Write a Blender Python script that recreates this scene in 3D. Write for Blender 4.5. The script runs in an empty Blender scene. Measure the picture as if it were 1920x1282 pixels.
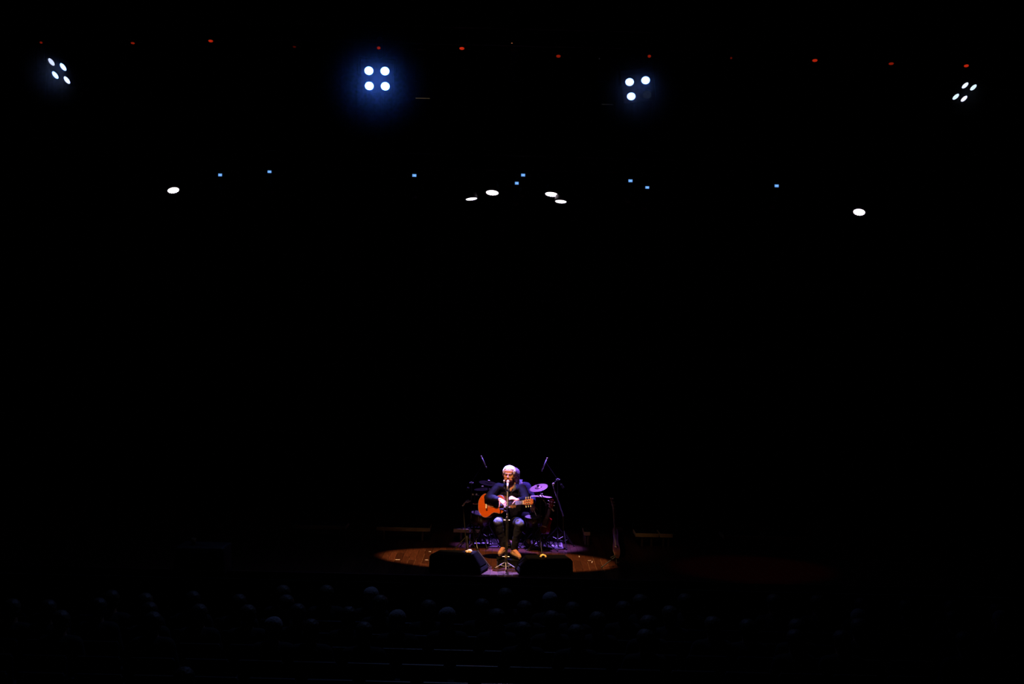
import bpy, bmesh, math, random
from mathutils import Vector, Matrix, Euler, noise
random.seed(7)
V = Vector; PI = math.pi
sc = bpy.context.scene
COL = sc.collection

# ------------------------------------------------------------------ camera, world, exposure
F = 2667.0
CAMLOC = V((0, -20.4, 3.4))
CAMROT = Matrix.Rotation(math.radians(89.4), 4, 'X') @ Matrix.Rotation(math.radians(1.4), 4, 'Z')
cam_data = bpy.data.cameras.new('camera')
cam_data.sensor_width = 36.0; cam_data.lens = F / 1920 * 36.0
cam_data.clip_start = 0.1; cam_data.clip_end = 200
cam = bpy.data.objects.new('camera', cam_data); COL.objects.link(cam)
cam.matrix_world = Matrix.Translation(CAMLOC) @ CAMROT
sc.camera = cam
world = bpy.data.worlds.new('world'); sc.world = world; world.use_nodes = True
world.node_tree.nodes['Background'].inputs[0].default_value = (0.02, 0.03, 0.06, 1)
world.node_tree.nodes['Background'].inputs[1].default_value = 0.02
sc.view_settings.view_transform = 'Standard'; sc.view_settings.look = 'None'
sc.view_settings.exposure = 0.0; sc.view_settings.gamma = 1.0
sc.view_settings.use_curve_mapping = False
sc.cycles.max_bounces = 6
sc.cycles.use_denoising = True

def at(px, py, d):
    """the place seen at a photograph pixel, d metres along the view axis"""
    return CAMLOC + (CAMROT.to_3x3() @ V(((px - 960) / F * d, -(py - 641) / F * d, -d)))
def gnd(px, py, z=0.0):
    """the place on the level z seen at a photograph pixel"""
    r = CAMROT.to_3x3() @ V(((px - 960) / F, -(py - 641) / F, -1))
    return CAMLOC + r * ((z - CAMLOC.z) / r.z)

def spot(name, loc, target, power, color, half_deg, blend=0.3, size=0.05, scale=None):
    l = bpy.data.lights.new(name, 'SPOT'); l.energy = power; l.color = color
    l.spot_size = math.radians(half_deg * 2); l.spot_blend = blend; l.shadow_soft_size = size
    o = bpy.data.objects.new(name, l); COL.objects.link(o); o.location = loc
    o.rotation_euler = (V(target) - V(loc)).to_track_quat('-Z', 'Y').to_euler()
    if scale: o.scale = scale
    return o
# warm front profile lamp from the lighting bridge over the hall, shuttered to a flat oval
spot('front_spot_lamp', (-1.1, -6.4, 9.0), (-0.15, 0.30, 0.0), 10300, (1.0, 0.56, 0.24), 9.2, 0.2, 0.06, (1.0, 0.45, 1.0))
spot('front_spill_lamp', (-0.9, -5.2, 9.2), (0.45, 1.7, 0.0), 190, (1.0, 0.5, 0.2), 13, 0.9, 0.2, (1.0, 0.6, 1.0))
# violet top lights over the singer and over the percussion
VIOLET = (0.19, 0.17, 1.0)
spot('singer_top_lamp', (0.0, -0.05, 9.5), (0.0, -0.20, 0.6), 31000, VIOLET, 2.1, 0.3, 0.05)
spot('front_edge_lamp', (-0.22, 2.3, 9.2), (-0.18, -0.70, 0.0), 60000, (0.34, 0.25, 1.0), 2.6, 0.3, 0.05, (1.0, 0.55, 1.0))
spot('percussion_top_lamp', (0.40, 3.5, 8.9), (0.18, 1.66, 0.0), 15000, (0.34, 0.17, 1.0), 6.8, 0.45, 0.06, (1.0, 0.60, 1.0))
spot('backstage_red_lamp', (4.0, 0.6, 9.4), (3.55, 0.1, 0.0), 150, (1.0, 0.03, 0.04), 8, 0.5, 0.1)
spot('added_audience_rim_lamp', (-0.8, -0.6, 9.6), (-1.6, -5.2, -0.4), 180, (0.30, 0.42, 1.0), 36, 0.9, 0.3)  # unseen blue light added to rim the spectators' heads

# ------------------------------------------------------------------ materials
MATS = {}
def mat(name, col, rough=0.6, metal=0.0, var=0.12, scale=30.0, emit=None, strength=1.0, spec=None, bump=0.0, stretch=None, coat=0.0):
    if name in MATS: return MATS[name]
    m = bpy.data.materials.new(name); m.use_nodes = True; MATS[name] = m
    nt = m.node_tree; b = nt.nodes['Principled BSDF']
    b.inputs['Roughness'].default_value = rough; b.inputs['Metallic'].default_value = metal
    if spec is not None: b.inputs['Specular IOR Level'].default_value = spec
    if coat: b.inputs['Coat Weight'].default_value = coat; b.inputs['Coat Roughness'].default_value = 0.12
    tc = nt.nodes.new('ShaderNodeTexCoord'); mp = nt.nodes.new('ShaderNodeMapping')
    nt.links.new(tc.outputs['Object'], mp.inputs[0])
    if stretch: mp.inputs['Scale'].default_value = stretch
    n = nt.nodes.new('ShaderNodeTexNoise'); n.inputs['Scale'].default_value = scale; n.inputs['Detail'].default_value = 4
    nt.links.new(mp.outputs[0], n.inputs['Vector'])
    r = nt.nodes.new('ShaderNodeValToRGB')
    c = V(col[:3])
    r.color_ramp.elements[0].position = 0.3; r.color_ramp.elements[1].position = 0.7
    r.color_ramp.elements[0].color = (*(c * (1 - var)), 1); r.color_ramp.elements[1].color = (*(c * (1 + var)), 1)
    nt.links.new(n.outputs[0], r.inputs[0]); nt.links.new(r.outputs[0], b.inputs['Base Color'])
    if bump:
        bp = nt.nodes.new('ShaderNodeBump'); bp.inputs['Strength'].default_value = bump; bp.inputs['Distance'].default_value = 0.01
        nt.links.new(n.outputs[0], bp.inputs['Height']); nt.links.new(bp.outputs[0], b.inputs['Normal'])
    if emit:
        b.inputs['Emission Color'].default_value = (*emit, 1); b.inputs['Emission Strength'].default_value = strength
    return m

M_floor = mat('stage_board_wood', (0.058, 0.0175, 0.0075), 0.38, var=0.5, scale=6, stretch=(9, 1, 1), bump=0.06)
def vary_planks(m):
    nt = m.node_tree; b = nt.nodes['Principled BSDF']
    src = b.inputs['Base Color'].links[0].from_socket
    oi = nt.nodes.new('ShaderNodeObjectInfo'); mx = nt.nodes.new('ShaderNodeMixRGB'); mx.blend_type = 'MULTIPLY'; mx.inputs[0].default_value = 1
    rr = nt.nodes.new('ShaderNodeValToRGB'); rr.color_ramp.elements[0].color = (0.6, 0.55, 0.5, 1); rr.color_ramp.elements[1].color = (1.35, 1.35, 1.4, 1)
    nt.links.new(oi.outputs['Random'], rr.inputs[0]); nt.links.new(src, mx.inputs[1]); nt.links.new(rr.outputs[0], mx.inputs[2])
    nt.links.new(mx.outputs[0], b.inputs['Base Color'])
vary_planks(M_floor)
M_sub = mat('subfloor_dark', (0.02, 0.014, 0.01), 0.9)
M_joint = mat('board_joint_pale', (0.16, 0.075, 0.03), 0.6)
M_black = mat('matt_black_paint', (0.008, 0.008, 0.009), 0.7)
M_wall = mat('black_wall_paint', (0.004, 0.004, 0.005), 0.95, scale=3)
M_curtain = mat('black_wool_serge', (0.003, 0.003, 0.004), 1.0, spec=0.05)
M_carpetA = mat('hall_carpet', (0.006, 0.006, 0.009), 1.0, spec=0.1)
M_truss = mat('dark_steel_pipe', (0.012, 0.012, 0.014), 0.5, 0.3)
M_case = mat('lamp_housing_black', (0.01, 0.01, 0.011), 0.5, 0.2)
M_chrome = mat('chrome', (0.75, 0.75, 0.78), 0.14, 1.0, 0.03)
M_stand = mat('satin_black_steel', (0.035, 0.033, 0.03), 0.35, 0.7)
M_standp = mat('worn_grey_steel', (0.22, 0.21, 0.22), 0.3, 0.9)
M_wedge = mat('textured_black_cabinet', (0.0015, 0.0015, 0.0018), 0.85, spec=0.06, scale=200, bump=0.2)
M_grille = mat('wedge_grille_steel', (0.0004, 0.0004, 0.0004), 0.85, 0.0, spec=0.02, scale=150, bump=0.3)
M_towel = mat('cream_towel', (0.95, 0.62, 0.20), 0.95, scale=60, bump=0.3)
M_skin = mat('skin', (0.39, 0.17, 0.095), 0.5, var=0.08, scale=25, bump=0.05, spec=0.3)
M_skin2 = mat('skin_shaded', (0.32, 0.17, 0.11), 0.5, var=0.08, scale=25)
M_lips = mat('lips', (0.36, 0.11, 0.085), 0.5)
M_brow = mat('eyebrow_grey', (0.26, 0.15, 0.10), 0.9)
M_eye = mat('eye_shadowed', (0.10, 0.05, 0.03), 0.4)
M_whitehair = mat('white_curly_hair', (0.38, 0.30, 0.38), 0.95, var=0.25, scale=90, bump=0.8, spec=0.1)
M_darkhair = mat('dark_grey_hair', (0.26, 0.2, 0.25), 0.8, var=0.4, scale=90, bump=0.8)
M_shirt = mat('black_shirt_cotton', (0.0026, 0.0023, 0.0085), 0.85, spec=0.1, var=0.3, scale=14, bump=0.3)
M_shirtedge = mat('shirt_collar_cotton', (0.035, 0.04, 0.08), 0.7)
M_blueshirt = mat('blue_shirt_cotton', (0.03, 0.03, 0.085), 0.8, var=0.35, scale=14, bump=0.4, spec=.1)
M_jeans = mat('washed_black_denim', (0.012, 0.013, 0.026), 0.85, spec=0.3, var=0.25, scale=40, bump=0.3)
M_shoe = mat('tan_suede', (0.27, 0.15, 0.065), 0.85, var=0.2)
M_sole = mat('crepe_sole', (0.25, 0.15, 0.08), 0.8)
M_gtop = mat('cedar_guitar_top', (0.42, 0.062, 0.0035), 0.35, var=0.14, scale=5, stretch=(1, 1, 14), coat=0.5)
M_gside = mat('rosewood', (0.10, 0.025, 0.010), 0.3, var=0.4, scale=8, coat=0.5)
M_ebony = mat('ebony', (0.02, 0.012, 0.01), 0.4)
M_bridge = mat('bridge_rosewood', (0.09, 0.012, 0.006), 0.4)
M_bone = mat('bone_white', (0.75, 0.68, 0.50), 0.4)
M_binding = mat('guitar_binding', (0.20, 0.12, 0.10), 0.4)
M_string = mat('nylon_string', (0.7, 0.65, 0.6), 0.3)
M_head = mat('headstock_wood', (0.42, 0.12, 0.04), 0.35, var=0.3)
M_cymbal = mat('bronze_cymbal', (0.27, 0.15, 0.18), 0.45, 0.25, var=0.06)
M_cymbal2 = mat('grazing_lit_bronze_cymbal', (0.75, 0.55, 0.62), 0.4, 0.2, var=0.06)  # lighter bronze copy, grazing light on the ride put into the colour
M_riser2 = mat('spill_lit_pine_edge', (0.80, 0.62, 0.28), 0.7, var=0.2, scale=8, stretch=(1, 8, 8))  # lighter pine copy with the warm spill put into the colour
M_cymbald = mat('dark_bronze_cymbal', (0.004, 0.0035, 0.0035), 0.9, 0.0, var=0.1, spec=0.03)  # near-black copy that keeps the left cymbals dark under the violet lamp
M_rug = mat('black_percussion_rug', (0.02, 0.012, 0.018), 0.95, var=0.4, scale=40, bump=0.3)
M_drum = mat('dark_lacquered_shell', (0.025, 0.008, 0.008), 0.25)
M_skinh = mat('drum_head', (0.12, 0.11, 0.11), 0.6)
M_riser = mat('raw_pine_edge', (0.42, 0.30, 0.15), 0.7, var=0.2, scale=8, stretch=(1, 8, 8))
M_riserleg = mat('riser_leg_steel', (0.16, 0.12, 0.10), 0.5, 0.4)
M_fascia = mat('stage_front_wood', (0.07, 0.015, 0.012), 0.5, var=0.4, scale=10, stretch=(1, 6, 6))
M_tape = mat('white_gaffer_tape', (0.75, 0.68, 0.62), 0.6)
M_seat = mat('dark_blue_seat_fabric', (0.010, 0.013, 0.022), 0.9)
M_seatshell = mat('seat_shell_laminate', (0.02, 0.022, 0.028), 0.35, 0.0)
M_hairA = mat('spectator_hair', (0.025, 0.022, 0.02), 0.6)
M_hairA2 = mat('spectator_brown_hair', (0.06, 0.05, 0.04), 0.6)
M_hairG = mat('spectator_grey_hair', (0.26, 0.26, 0.28), 0.8)
M_clothA = mat('spectator_cloth', (0.012, 0.012, 0.016), 0.9)
M_drape = mat('black_table_drape', (0.012, 0.012, 0.02), 0.6)
M_red = mat('crimson_lacquer', (0.30, 0.012, 0.008), 0.15, coat=0.8)
M_redd = mat('dark_red_lacquer', (0.13, 0.02, 0.01), 0.25, coat=0.6)
M_brass = mat('brass', (0.45, 0.34, 0.12), 0.4, 0.8)
M_nickel = mat('pale_nickel', (0.42, 0.40, 0.46), 0.4, 0.25)
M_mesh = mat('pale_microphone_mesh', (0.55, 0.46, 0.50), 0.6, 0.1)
M_paper = mat('white_paper', (0.8, 0.8, 0.78), 0.8)
def emis(name, col, s):
    m = bpy.data.materials.new(name); m.use_nodes = True; nt = m.node_tree
    nt.nodes.clear(); o = nt.nodes.new('ShaderNodeOutputMaterial'); e = nt.nodes.new('ShaderNodeEmission')
    e.inputs[0].default_value = (*col, 1); e.inputs[1].default_value = s
    nt.links.new(e.outputs[0], o.inputs[0]); return m

# ------------------------------------------------------------------ building helpers
WM = {}
class B:
    def __init__(s): s.b = bmesh.new()
    def _x(s, vs, M):
        bmesh.ops.transform(s.b, matrix=M, verts=vs)
    def box(s, c, size, R=None, bevel=0.0):
        r = bmesh.ops.create_cube(s.b, size=1.0)
        M = Matrix.Translation(V(c)) @ (R.to_4x4() if R else Matrix.Identity(4)) @ Matrix.Diagonal((*size, 1))
        s._x(r['verts'], M)
        if bevel:
            es = {e for v in r['verts'] for e in v.link_edges}
            bmesh.ops.bevel(s.b, geom=list(es), offset=bevel, segments=2, affect='EDGES', profile=0.5)
        return s
    def cyl(s, a, b, r0, r1=None, seg=12, caps=True):
        a, b = V(a), V(b); r1 = r0 if r1 is None else r1
        d = b - a
        if d.length < 1e-6: return s
        r = bmesh.ops.create_cone(s.b, cap_ends=caps, segments=seg, radius1=r0, radius2=max(r1, 1e-5), depth=d.length)
        s._x(r['verts'], Matrix.Translation((a + b) / 2) @ d.to_track_quat('Z', 'Y').to_matrix().to_4x4())
        return s
    def ball(s, c, r, R=None, sub=2):
        rr = (r, r, r) if not hasattr(r, '__len__') else r
        q = bmesh.ops.create_icosphere(s.b, subdivisions=sub, radius=1.0)
        s._x(q['verts'], Matrix.Translation(V(c)) @ (R.to_4x4() if R else Matrix.Identity(4)) @ Matrix.Diagonal((*rr, 1)))
        return s
    def chain(s, pts, sub=2, seg=14):
        """tapered limb: pts = [(p, r), ...]"""
        for p, r in pts: s.ball(p, r, sub=sub)
        for (p, r), (q, t) in zip(pts, pts[1:]): s.cyl(p, q, r, t, seg)
        return s
    def tube(s, pts, r, seg=8):
        pts = [V(p) for p in pts]
        for p, q in zip(pts, pts[1:]): s.cyl(p, q, r, r, seg)
        for p in pts[1:-1]: s.ball(p, r, sub=1)
        return s
    def lathe(s, prof, M=None, seg=32):
        M = M or Matrix.Identity(4); rings = []
        for (r, z) in prof:
            rings.append([s.b.verts.new(M @ V((max(r, 1e-4) * math.cos(2 * PI * k / seg), max(r, 1e-4) * math.sin(2 * PI * k / seg), z))) for k in range(seg)])
        for A, C in zip(rings, rings[1:]):
            for k in range(seg):
                s.b.faces.new((A[k], A[(k + 1) % seg], C[(k + 1) % seg], C[k]))
        return s
    def prism(s, poly, M, depth):
        """poly (x, z) pairs extruded along local y by depth"""
        a = [s.b.verts.new(M @ V((x, 0, z))) for x, z in poly]; c = [s.b.verts.new(M @ V((x, depth, z))) for x, z in poly]
        n = len(poly); s.b.faces.new(a); s.b.faces.new(c[::-1])
        for k in range(n): s.b.faces.new((a[k], c[k], c[(k + 1) % n], a[(k + 1) % n]))
        return s

def wm(o): return WM.get(o.name, Matrix.Identity(4)) if o else Matrix.Identity(4)
def O(name, bb, m, parent=None, smooth=False, kind=None):
    bm = bb.b if isinstance(bb, B) else bb
    bmesh.ops.recalc_face_normals(bm, faces=bm.faces)
    me = bpy.data.meshes.new(name)
    if parent is not None: bmesh.ops.transform(bm, matrix=wm(parent).inverted(), verts=bm.verts)
    bm.to_mesh(me); bm.free()
    if smooth:
        for p in me.polygons: p.use_smooth = True
    if m: me.materials.append(m)
    o = bpy.data.objects.new(name, me); COL.objects.link(o)
    if parent is not None: o.parent = parent; WM[o.name] = wm(parent)
    if kind: o['kind'] = kind
    return o
def T(name, label, cat, loc=(0, 0, 0), rot=None, group=None):
    o = bpy.data.objects.new(name, None); COL.objects.link(o); o.empty_display_size = 0.1
    o.location = loc
    R = rot if rot is not None else Matrix.Identity(3)
    o.rotation_euler = R.to_euler()
    WM[o.name] = Matrix.Translation(V(loc)) @ R.to_4x4()
    o['label'] = label; o['category'] = cat
    if group: o['group'] = group
    return o
def tag(o, label, cat, group=None):
    o['label'] = label; o['category'] = cat
    if group: o['group'] = group
    return o
KIDS = {}
def copy_tree(root, loc, rot=None, label=None):
    global KIDS
    r = root.copy(); COL.objects.link(r); r.location = loc
    if rot is not None: r.rotation_euler = rot
    if label: r['label'] = label
    if root.name not in KIDS:
        KIDS[root.name] = [(c, list(c.children)) for c in root.children]
    for c, gs in KIDS[root.name]:
        d = c.copy(); COL.objects.link(d); d.parent = r
        for g in gs:
            e = g.copy(); COL.objects.link(e); e.parent = d
    return r
def fuse(name, bb, m, parent, voxel=0.006, it=4, noise_amp=0.0, noise_scale=9.0, factor=0.5):
    """union of overlapping closed shapes into one continuous skin"""
    me = bpy.data.meshes.new(name); bb.b.to_mesh(me); bb.b.free()
    tmp = bpy.data.objects.new(name + '_tmp', me); COL.objects.link(tmp)
    rm = tmp.modifiers.new('r', 'REMESH'); rm.mode = 'VOXEL'; rm.voxel_size = voxel; rm.use_smooth_shade = True
    if it:
        sm = tmp.modifiers.new('s', 'SMOOTH'); sm.factor = factor; sm.iterations = it
    dg = bpy.context.evaluated_depsgraph_get(); dg.update()
    out = bpy.data.meshes.new_from_object(tmp.evaluated_get(dg))
    bpy.data.objects.remove(tmp); bpy.data.meshes.remove(me)
    bm = bmesh.new(); bm.from_mesh(out); bpy.data.meshes.remove(out)
    if noise_amp:
        bm.normal_update()
        for v in bm.verts:
            q = v.co * noise_scale
            n = noise.noise(q) + 0.5 * noise.noise(q * 2.3)
            v.co += v.normal * (n * noise_amp)
    return O(name, bm, m, parent, smooth=True)

# ------------------------------------------------------------------ the setting
FR = -1.05                                        # stage front edge
def struct(name, bb, m, smooth=False, parent=None):
    o = O(name, bb, m, parent, smooth)
    if parent is None: o['kind'] = 'structure'
    return o
fl = struct('floor', B().box((0, 2.4, -0.035), (19, 6.96, 0.03)), M_sub)
PW = 0.100
plank_me = {}
def plank(x, y0, y1, kind_bm=None):
    L = round(y1 - y0, 2)
    if kind_bm is not None:
        kind_bm.box((x, (y0 + y1) / 2, -0.010), (PW - 0.003, L - 0.003, 0.020)); return
    if L not in plank_me:
        o = O('plank', B().box((0, 0, -0.010), (PW - 0.003, L - 0.003, 0.020), bevel=0.0012), M_floor, fl); plank_me[L] = o.data
    else:
        o = bpy.data.objects.new('plank', plank_me[L]); COL.objects.link(o); o.parent = fl
    o.location = (x, (y0 + y1) / 2, 0)
far_planks = B(); n_pl = 0
joint_lines = B()
for i in range(-94, 95):
    x = i * PW + 0.03
    near = -23 <= i <= 22
    off = random.choice((0.0, 0.3, 0.6, 0.9, 1.2))
    ys = [FR]; y = FR + 0.3 + off
    while y < 5.8: ys.append(round(y, 2)); y += 1.5
    ys.append(5.85)
    for a, b in zip(ys, ys[1:]):
        if near and a < 3.0 and n_pl < 298: plank(x, a, b); n_pl += 1
        else: plank(x, a, b, far_planks)
fp = O('boards_beyond', far_planks, M_floor, fl); fp['kind'] = 'stuff'
# pale filler standing in the board joints
for i in range(-22, 22):
    x = i * PW + 0.03 + PW / 2
    if random.random() < 0.6:
        a = FR + random.random() * 0.8; joint_lines.box((x, a + 0.6, -0.0005), (0.003, 0.5 + random.random(), 0.003))
jl = O('joint_filler', joint_lines, M_joint, fl); jl['kind'] = 'stuff'
nose = struct('trim_1', B().box((0, FR - 0.02, -0.055), (19, 0.04, 0.11), bevel=0.006), M_fascia)
nose2 = struct('trim_2', B().box((0, FR - 0.005, -0.135), (19, 0.02, 0.03), bevel=0.004).box((0, FR - 0.005, -0.175), (19, 0.02, 0.03), bevel=0.004), M_fascia)
struct('wall_stage_front', B().box((0, FR + 0.03, -0.68), (19, 0.05, 1.10)), M_wall)
struct('wall_back', B().box((0, 5.95, 4.4), (19.4, 0.1, 11.2)), M_wall)
struct('wall_left', B().box((-9.6, -9.0, 4.2), (0.1, 30, 11.6)), M_wall)
struct('wall_right', B().box((9.6, -9.0, 4.2), (0.1, 30, 11.6)), M_wall)
struct('wall_rear_of_hall', B().box((0, -24.0, 4.2), (19.4, 0.1, 11.6)), M_wall)
struct('ceiling', B().box((0, -9.0, 10.05), (19.4, 30, 0.1)), M_wall)
# raked hall floor, one step per row
ROWS = [17.8, 16.85, 15.9, 14.95, 14.0, 13.05, 12.1]
def rowz(d): return -1.15 + (17.8 - d) * 0.06
hb = B()
hb.box((0, -1.6 - 0.0, -1.25), (19, 1.15, 0.1)); hb.box((0, -2.15, -1.20 - 0.0), (19, 1.0, 0.1))
for d in ROWS:
    hb.box((0, d - 20.4 - 0.05, rowz(d) - 0.15), (19, 0.95, 0.3))
hb.box((0, -17.0, rowz(12.1) - 0.15 + 0.03), (19, 16.0 - 0.4, 0.3))
struct('floor_hall', hb, M_carpetA)

# curtains: black drapes with soft folds
def drape(name, label, x0, x1, y, z0, z1, folds, group=None, amp=0.10):
    t = T(name, label, 'curtain', ((x0 + x1) / 2, y, z0), group=group)
    b = B(); n = folds * 8; rows = []
    for zz in (z0 + 0.01, z1):
        rows.append([b.b.verts.new((x0 + (x1 - x0) * k / n, y + amp * math.sin(k / 8 * 2 * PI) + 0.03 * math.sin(k * .37), zz)) for k in range(n + 1)])
    for k in range(n): b.b.faces.new((rows[0][k], rows[0][k + 1], rows[1][k + 1], rows[1][k]))
    c = O('cloth', b, M_curtain, t, smooth=True)
    sd = c.modifiers.new('s', 'SOLIDIFY'); sd.thickness = 0.006
    O('hanging_pipe', B().cyl((x0, y, z1), (x1, y, z1), 0.03), M_truss, t)
    for k in range(4):
        x = x0 + (x1 - x0) * (k + .5) / 4
        O('wire', B().cyl((x, y, z1), (x, y, 10.0), 0.006, seg=6), M_truss, t)
drape('rear_stage_curtain', 'full-width black curtain hanging behind the whole stage', -9.3, 9.3, 5.3, 0, 9.6, 60)
drape('wing_curtain', 'black wing curtain at the edge of the stage beside the draped low table', -9.3, -7.7, 3.2, 0, 9.6, 8, 'wing curtains')
drape('wing_curtain', 'black wing curtain at the stage edge on the side of the guitar parked alone', 7.7, 9.3, 3.2, 0, 9.6, 8, 'wing curtains')

# ------------------------------------------------------------------ low risers behind the players
def riser(px0, px1, py, label, legs=None, mm=M_riser):
    d = 22.35
    a = at(px0, py, d); c = at(px1, py, d)
    x0, x1 = a.x, c.x; z1 = 0.205; cx = (x0 + x1) / 2; y = 22.35 - 20.4
    t = T('riser', label, 'platform', (cx, y + 0.25, 0), group='low risers along the back of the stage')
    O('deck', B().box((cx, y + 0.25, z1 - 0.028), (x1 - x0, 0.5, 0.056), bevel=0.004), mm, t)
    O('deck_carpet', B().box((cx, y + 0.255, z1 + 0.004), (x1 - x0 - 0.01, 0.48, 0.008)), M_carpetA, t)
    w = x1 - x0
    for s in (-1, 1):
        for yy in (y + 0.04, y + 0.46):
            x = cx + s * (w / 2 - min(0.12, w * .3))
            O('leg', B().cyl((x, yy, 0.0), (x, yy, z1 - 0.056), 0.022, 0.02, 10), M_riserleg, t)
riser(545, 648, 985, 'long dim low riser beyond the left end of the lit riser')
riser(705, 806, 989, 'lit tan low riser behind the floor pool, above the left wedge monitor')
riser(850, 903, 993, 'short tan low riser partly behind the small microphone stand')
riser(1095, 1107, 999, 'very short tan low riser end beside the percussion rug')
riser(1192, 1236, 1003, 'tan low riser just beyond the guitar parked alone on its stand', mm=M_riser2)
riser(1238, 1262, 1004, 'small tan low riser butted against the end of a longer one', mm=M_riser2)
riser(1357, 1432, 1009, 'dim low riser in the red-lit part of the stage, inner of two')
riser(1434, 1502, 1010, 'dim low riser in the red-lit part of the stage, outer of two')

# ------------------------------------------------------------------ lamps overhead
def pipe(name, label, z, y, x0=-8.2, x1=8.2, r=0.025):
    t = T(name, label, 'lighting pipe', (0, y, z), group='lighting pipes above the stage')
    O('pipe', B().cyl((x0, y, z), (x1, y, z), r), M_truss, t)
    for k in range(7):
        x = x0 + (x1 - x0) * (k + .5) / 7
        O('wire', B().cyl((x, y, z), (x, y, 10.0), 0.005, seg=6), M_truss, t)
# four-lamp blinders on one pipe
def blinder(px, py, u2, v2, lab, rgbs, s=0.247, d=22.0):
    """u2, v2: image vectors (px, y down) between neighbouring lamps"""
    c = at(px, py, d); k = F / d; q0 = s / 0.247
    R3 = CAMROT.to_3x3()
    cx, cy = (px - 960) / F, -(py - 641) / F
    def unproj(a, sgn):
        A, Bq = a[0] / k / s, -a[1] / k / s
        qa = 1 + cx * cx + cy * cy; qb = -2 * (A * cx + Bq * cy); qc = A * A + Bq * Bq - 1
        z = (-qb + sgn * math.sqrt(max(0.0, qb * qb - 4 * qa * qc))) / (2 * qa)
        return V((A - cx * z, Bq - cy * z, z))
    best = None
    for su in (1, -1):
        for sg in (1, -1):
            a_, b_ = unproj(u2, su), unproj(v2, sg)
            nn = a_.cross(-b_)
            q = abs(a_.dot(b_)) + (0.0 if nn.y < 0.3 else 0.05)
            if best is None or q < best[0]: best = (q, a_, b_)
    _, u, v = best; n = u.cross(-v).normalized()    # right x up = towards the camera side
    m_ = (u.normalized() + v.normalized()).normalized(); q_ = (u.normalized() - v.normalized()); q_ = (q_ - m_ * q_.dot(m_)).normalized()
    u, v = (m_ + q_).normalized(), (m_ - q_).normalized(); n = u.cross(-v).normalized()
    U, Vv, N = R3 @ u, R3 @ v, R3 @ n
    t = T('blinder_lamp', lab, 'stage lamp', c, group='four-lamp blinders')
    Rm = Matrix((U, -Vv, N)).transposed()
    O('housing', B().box(c - N * 0.10, (0.50, 0.50, 0.14), R=Rm, bevel=0.01), M_case, t)
    for i, (a, b2) in enumerate(((-1, -1), (1, -1), (-1, 1), (1, 1))):
        p = c + U * a * s / 2 + Vv * b2 * s / 2
        M = Matrix.Translation(p) @ Rm.to_4x4()
        ring = O('reflector_ring', B().lathe([(0.075 * q0, -0.035), (0.080 * q0, 0.0), (0.072 * q0, 0.002), (0.066 * q0, -0.006)], M), M_case, t, smooth=True)
        rgb = rgbs[i]
        face = O('lamp_face', B().lathe([(0.0, -0.002), (0.04 * q0, -0.003), (0.0655 * q0, -0.007)], M), emis('blinder_glow', rgb, 1.0), ring, smooth=True)
    # yoke up to the pipe
    z = 7.75
    y = B(); e1, e2 = c - N * .1 + V((-.29, 0, 0)), c - N * .1 + V((.29, 0, 0))
    top = V((c.x + .32, PB, z))
    y.tube([e1, e1 + V((0, 0, .3)), V((c.x, (c - N * .1).y, c.z + .31)), e2 + V((0, 0, .3)), e2], 0.012)
    y.tube([V((c.x, (c - N * .1).y, c.z + .31)), top], 0.014)
    O('yoke', y, M_case, t)
PB = 1.75
pipe('lighting_pipe', 'upper black pipe that carries the four-lamp blinders', 7.78, PB)
HOT = (3.0, 10.0, 46.0); MID = (1.1, 1.9, 5.0); LOW = (1.05, 1.3, 2.2); PALE = (0.78, 0.9, 1.3)
blinder(707, 147.5, (30, 0.5), (0.5, 28.5), 'brightest blinder, square-on with four round glowing lamps and a blue glow around it', [HOT] * 4)
blinder(110.5, 133.5, (21.3, 7.5), (5.5, 23.8), 'blinder at the far left corner with four slanted oval lamps', [PALE, MID, MID, LOW])
blinder(1197, 166, (32, -1), (5.5, 26.5), 'blinder with three lamps glowing and the fourth out', [MID, (1.2, 2.6, 9), MID, (0.006, 0.008, 0.010)])
blinder(1809, 173, (15, 4.3), (-17, 21.2), 'blinder at the far right corner with four small tilted oval lamps', [(.9, 1.0, 1.3), (.75, .95, 1.2), (.75, .95, 1.2), (.95, 1.0, 1.3)], s=0.222)
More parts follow.
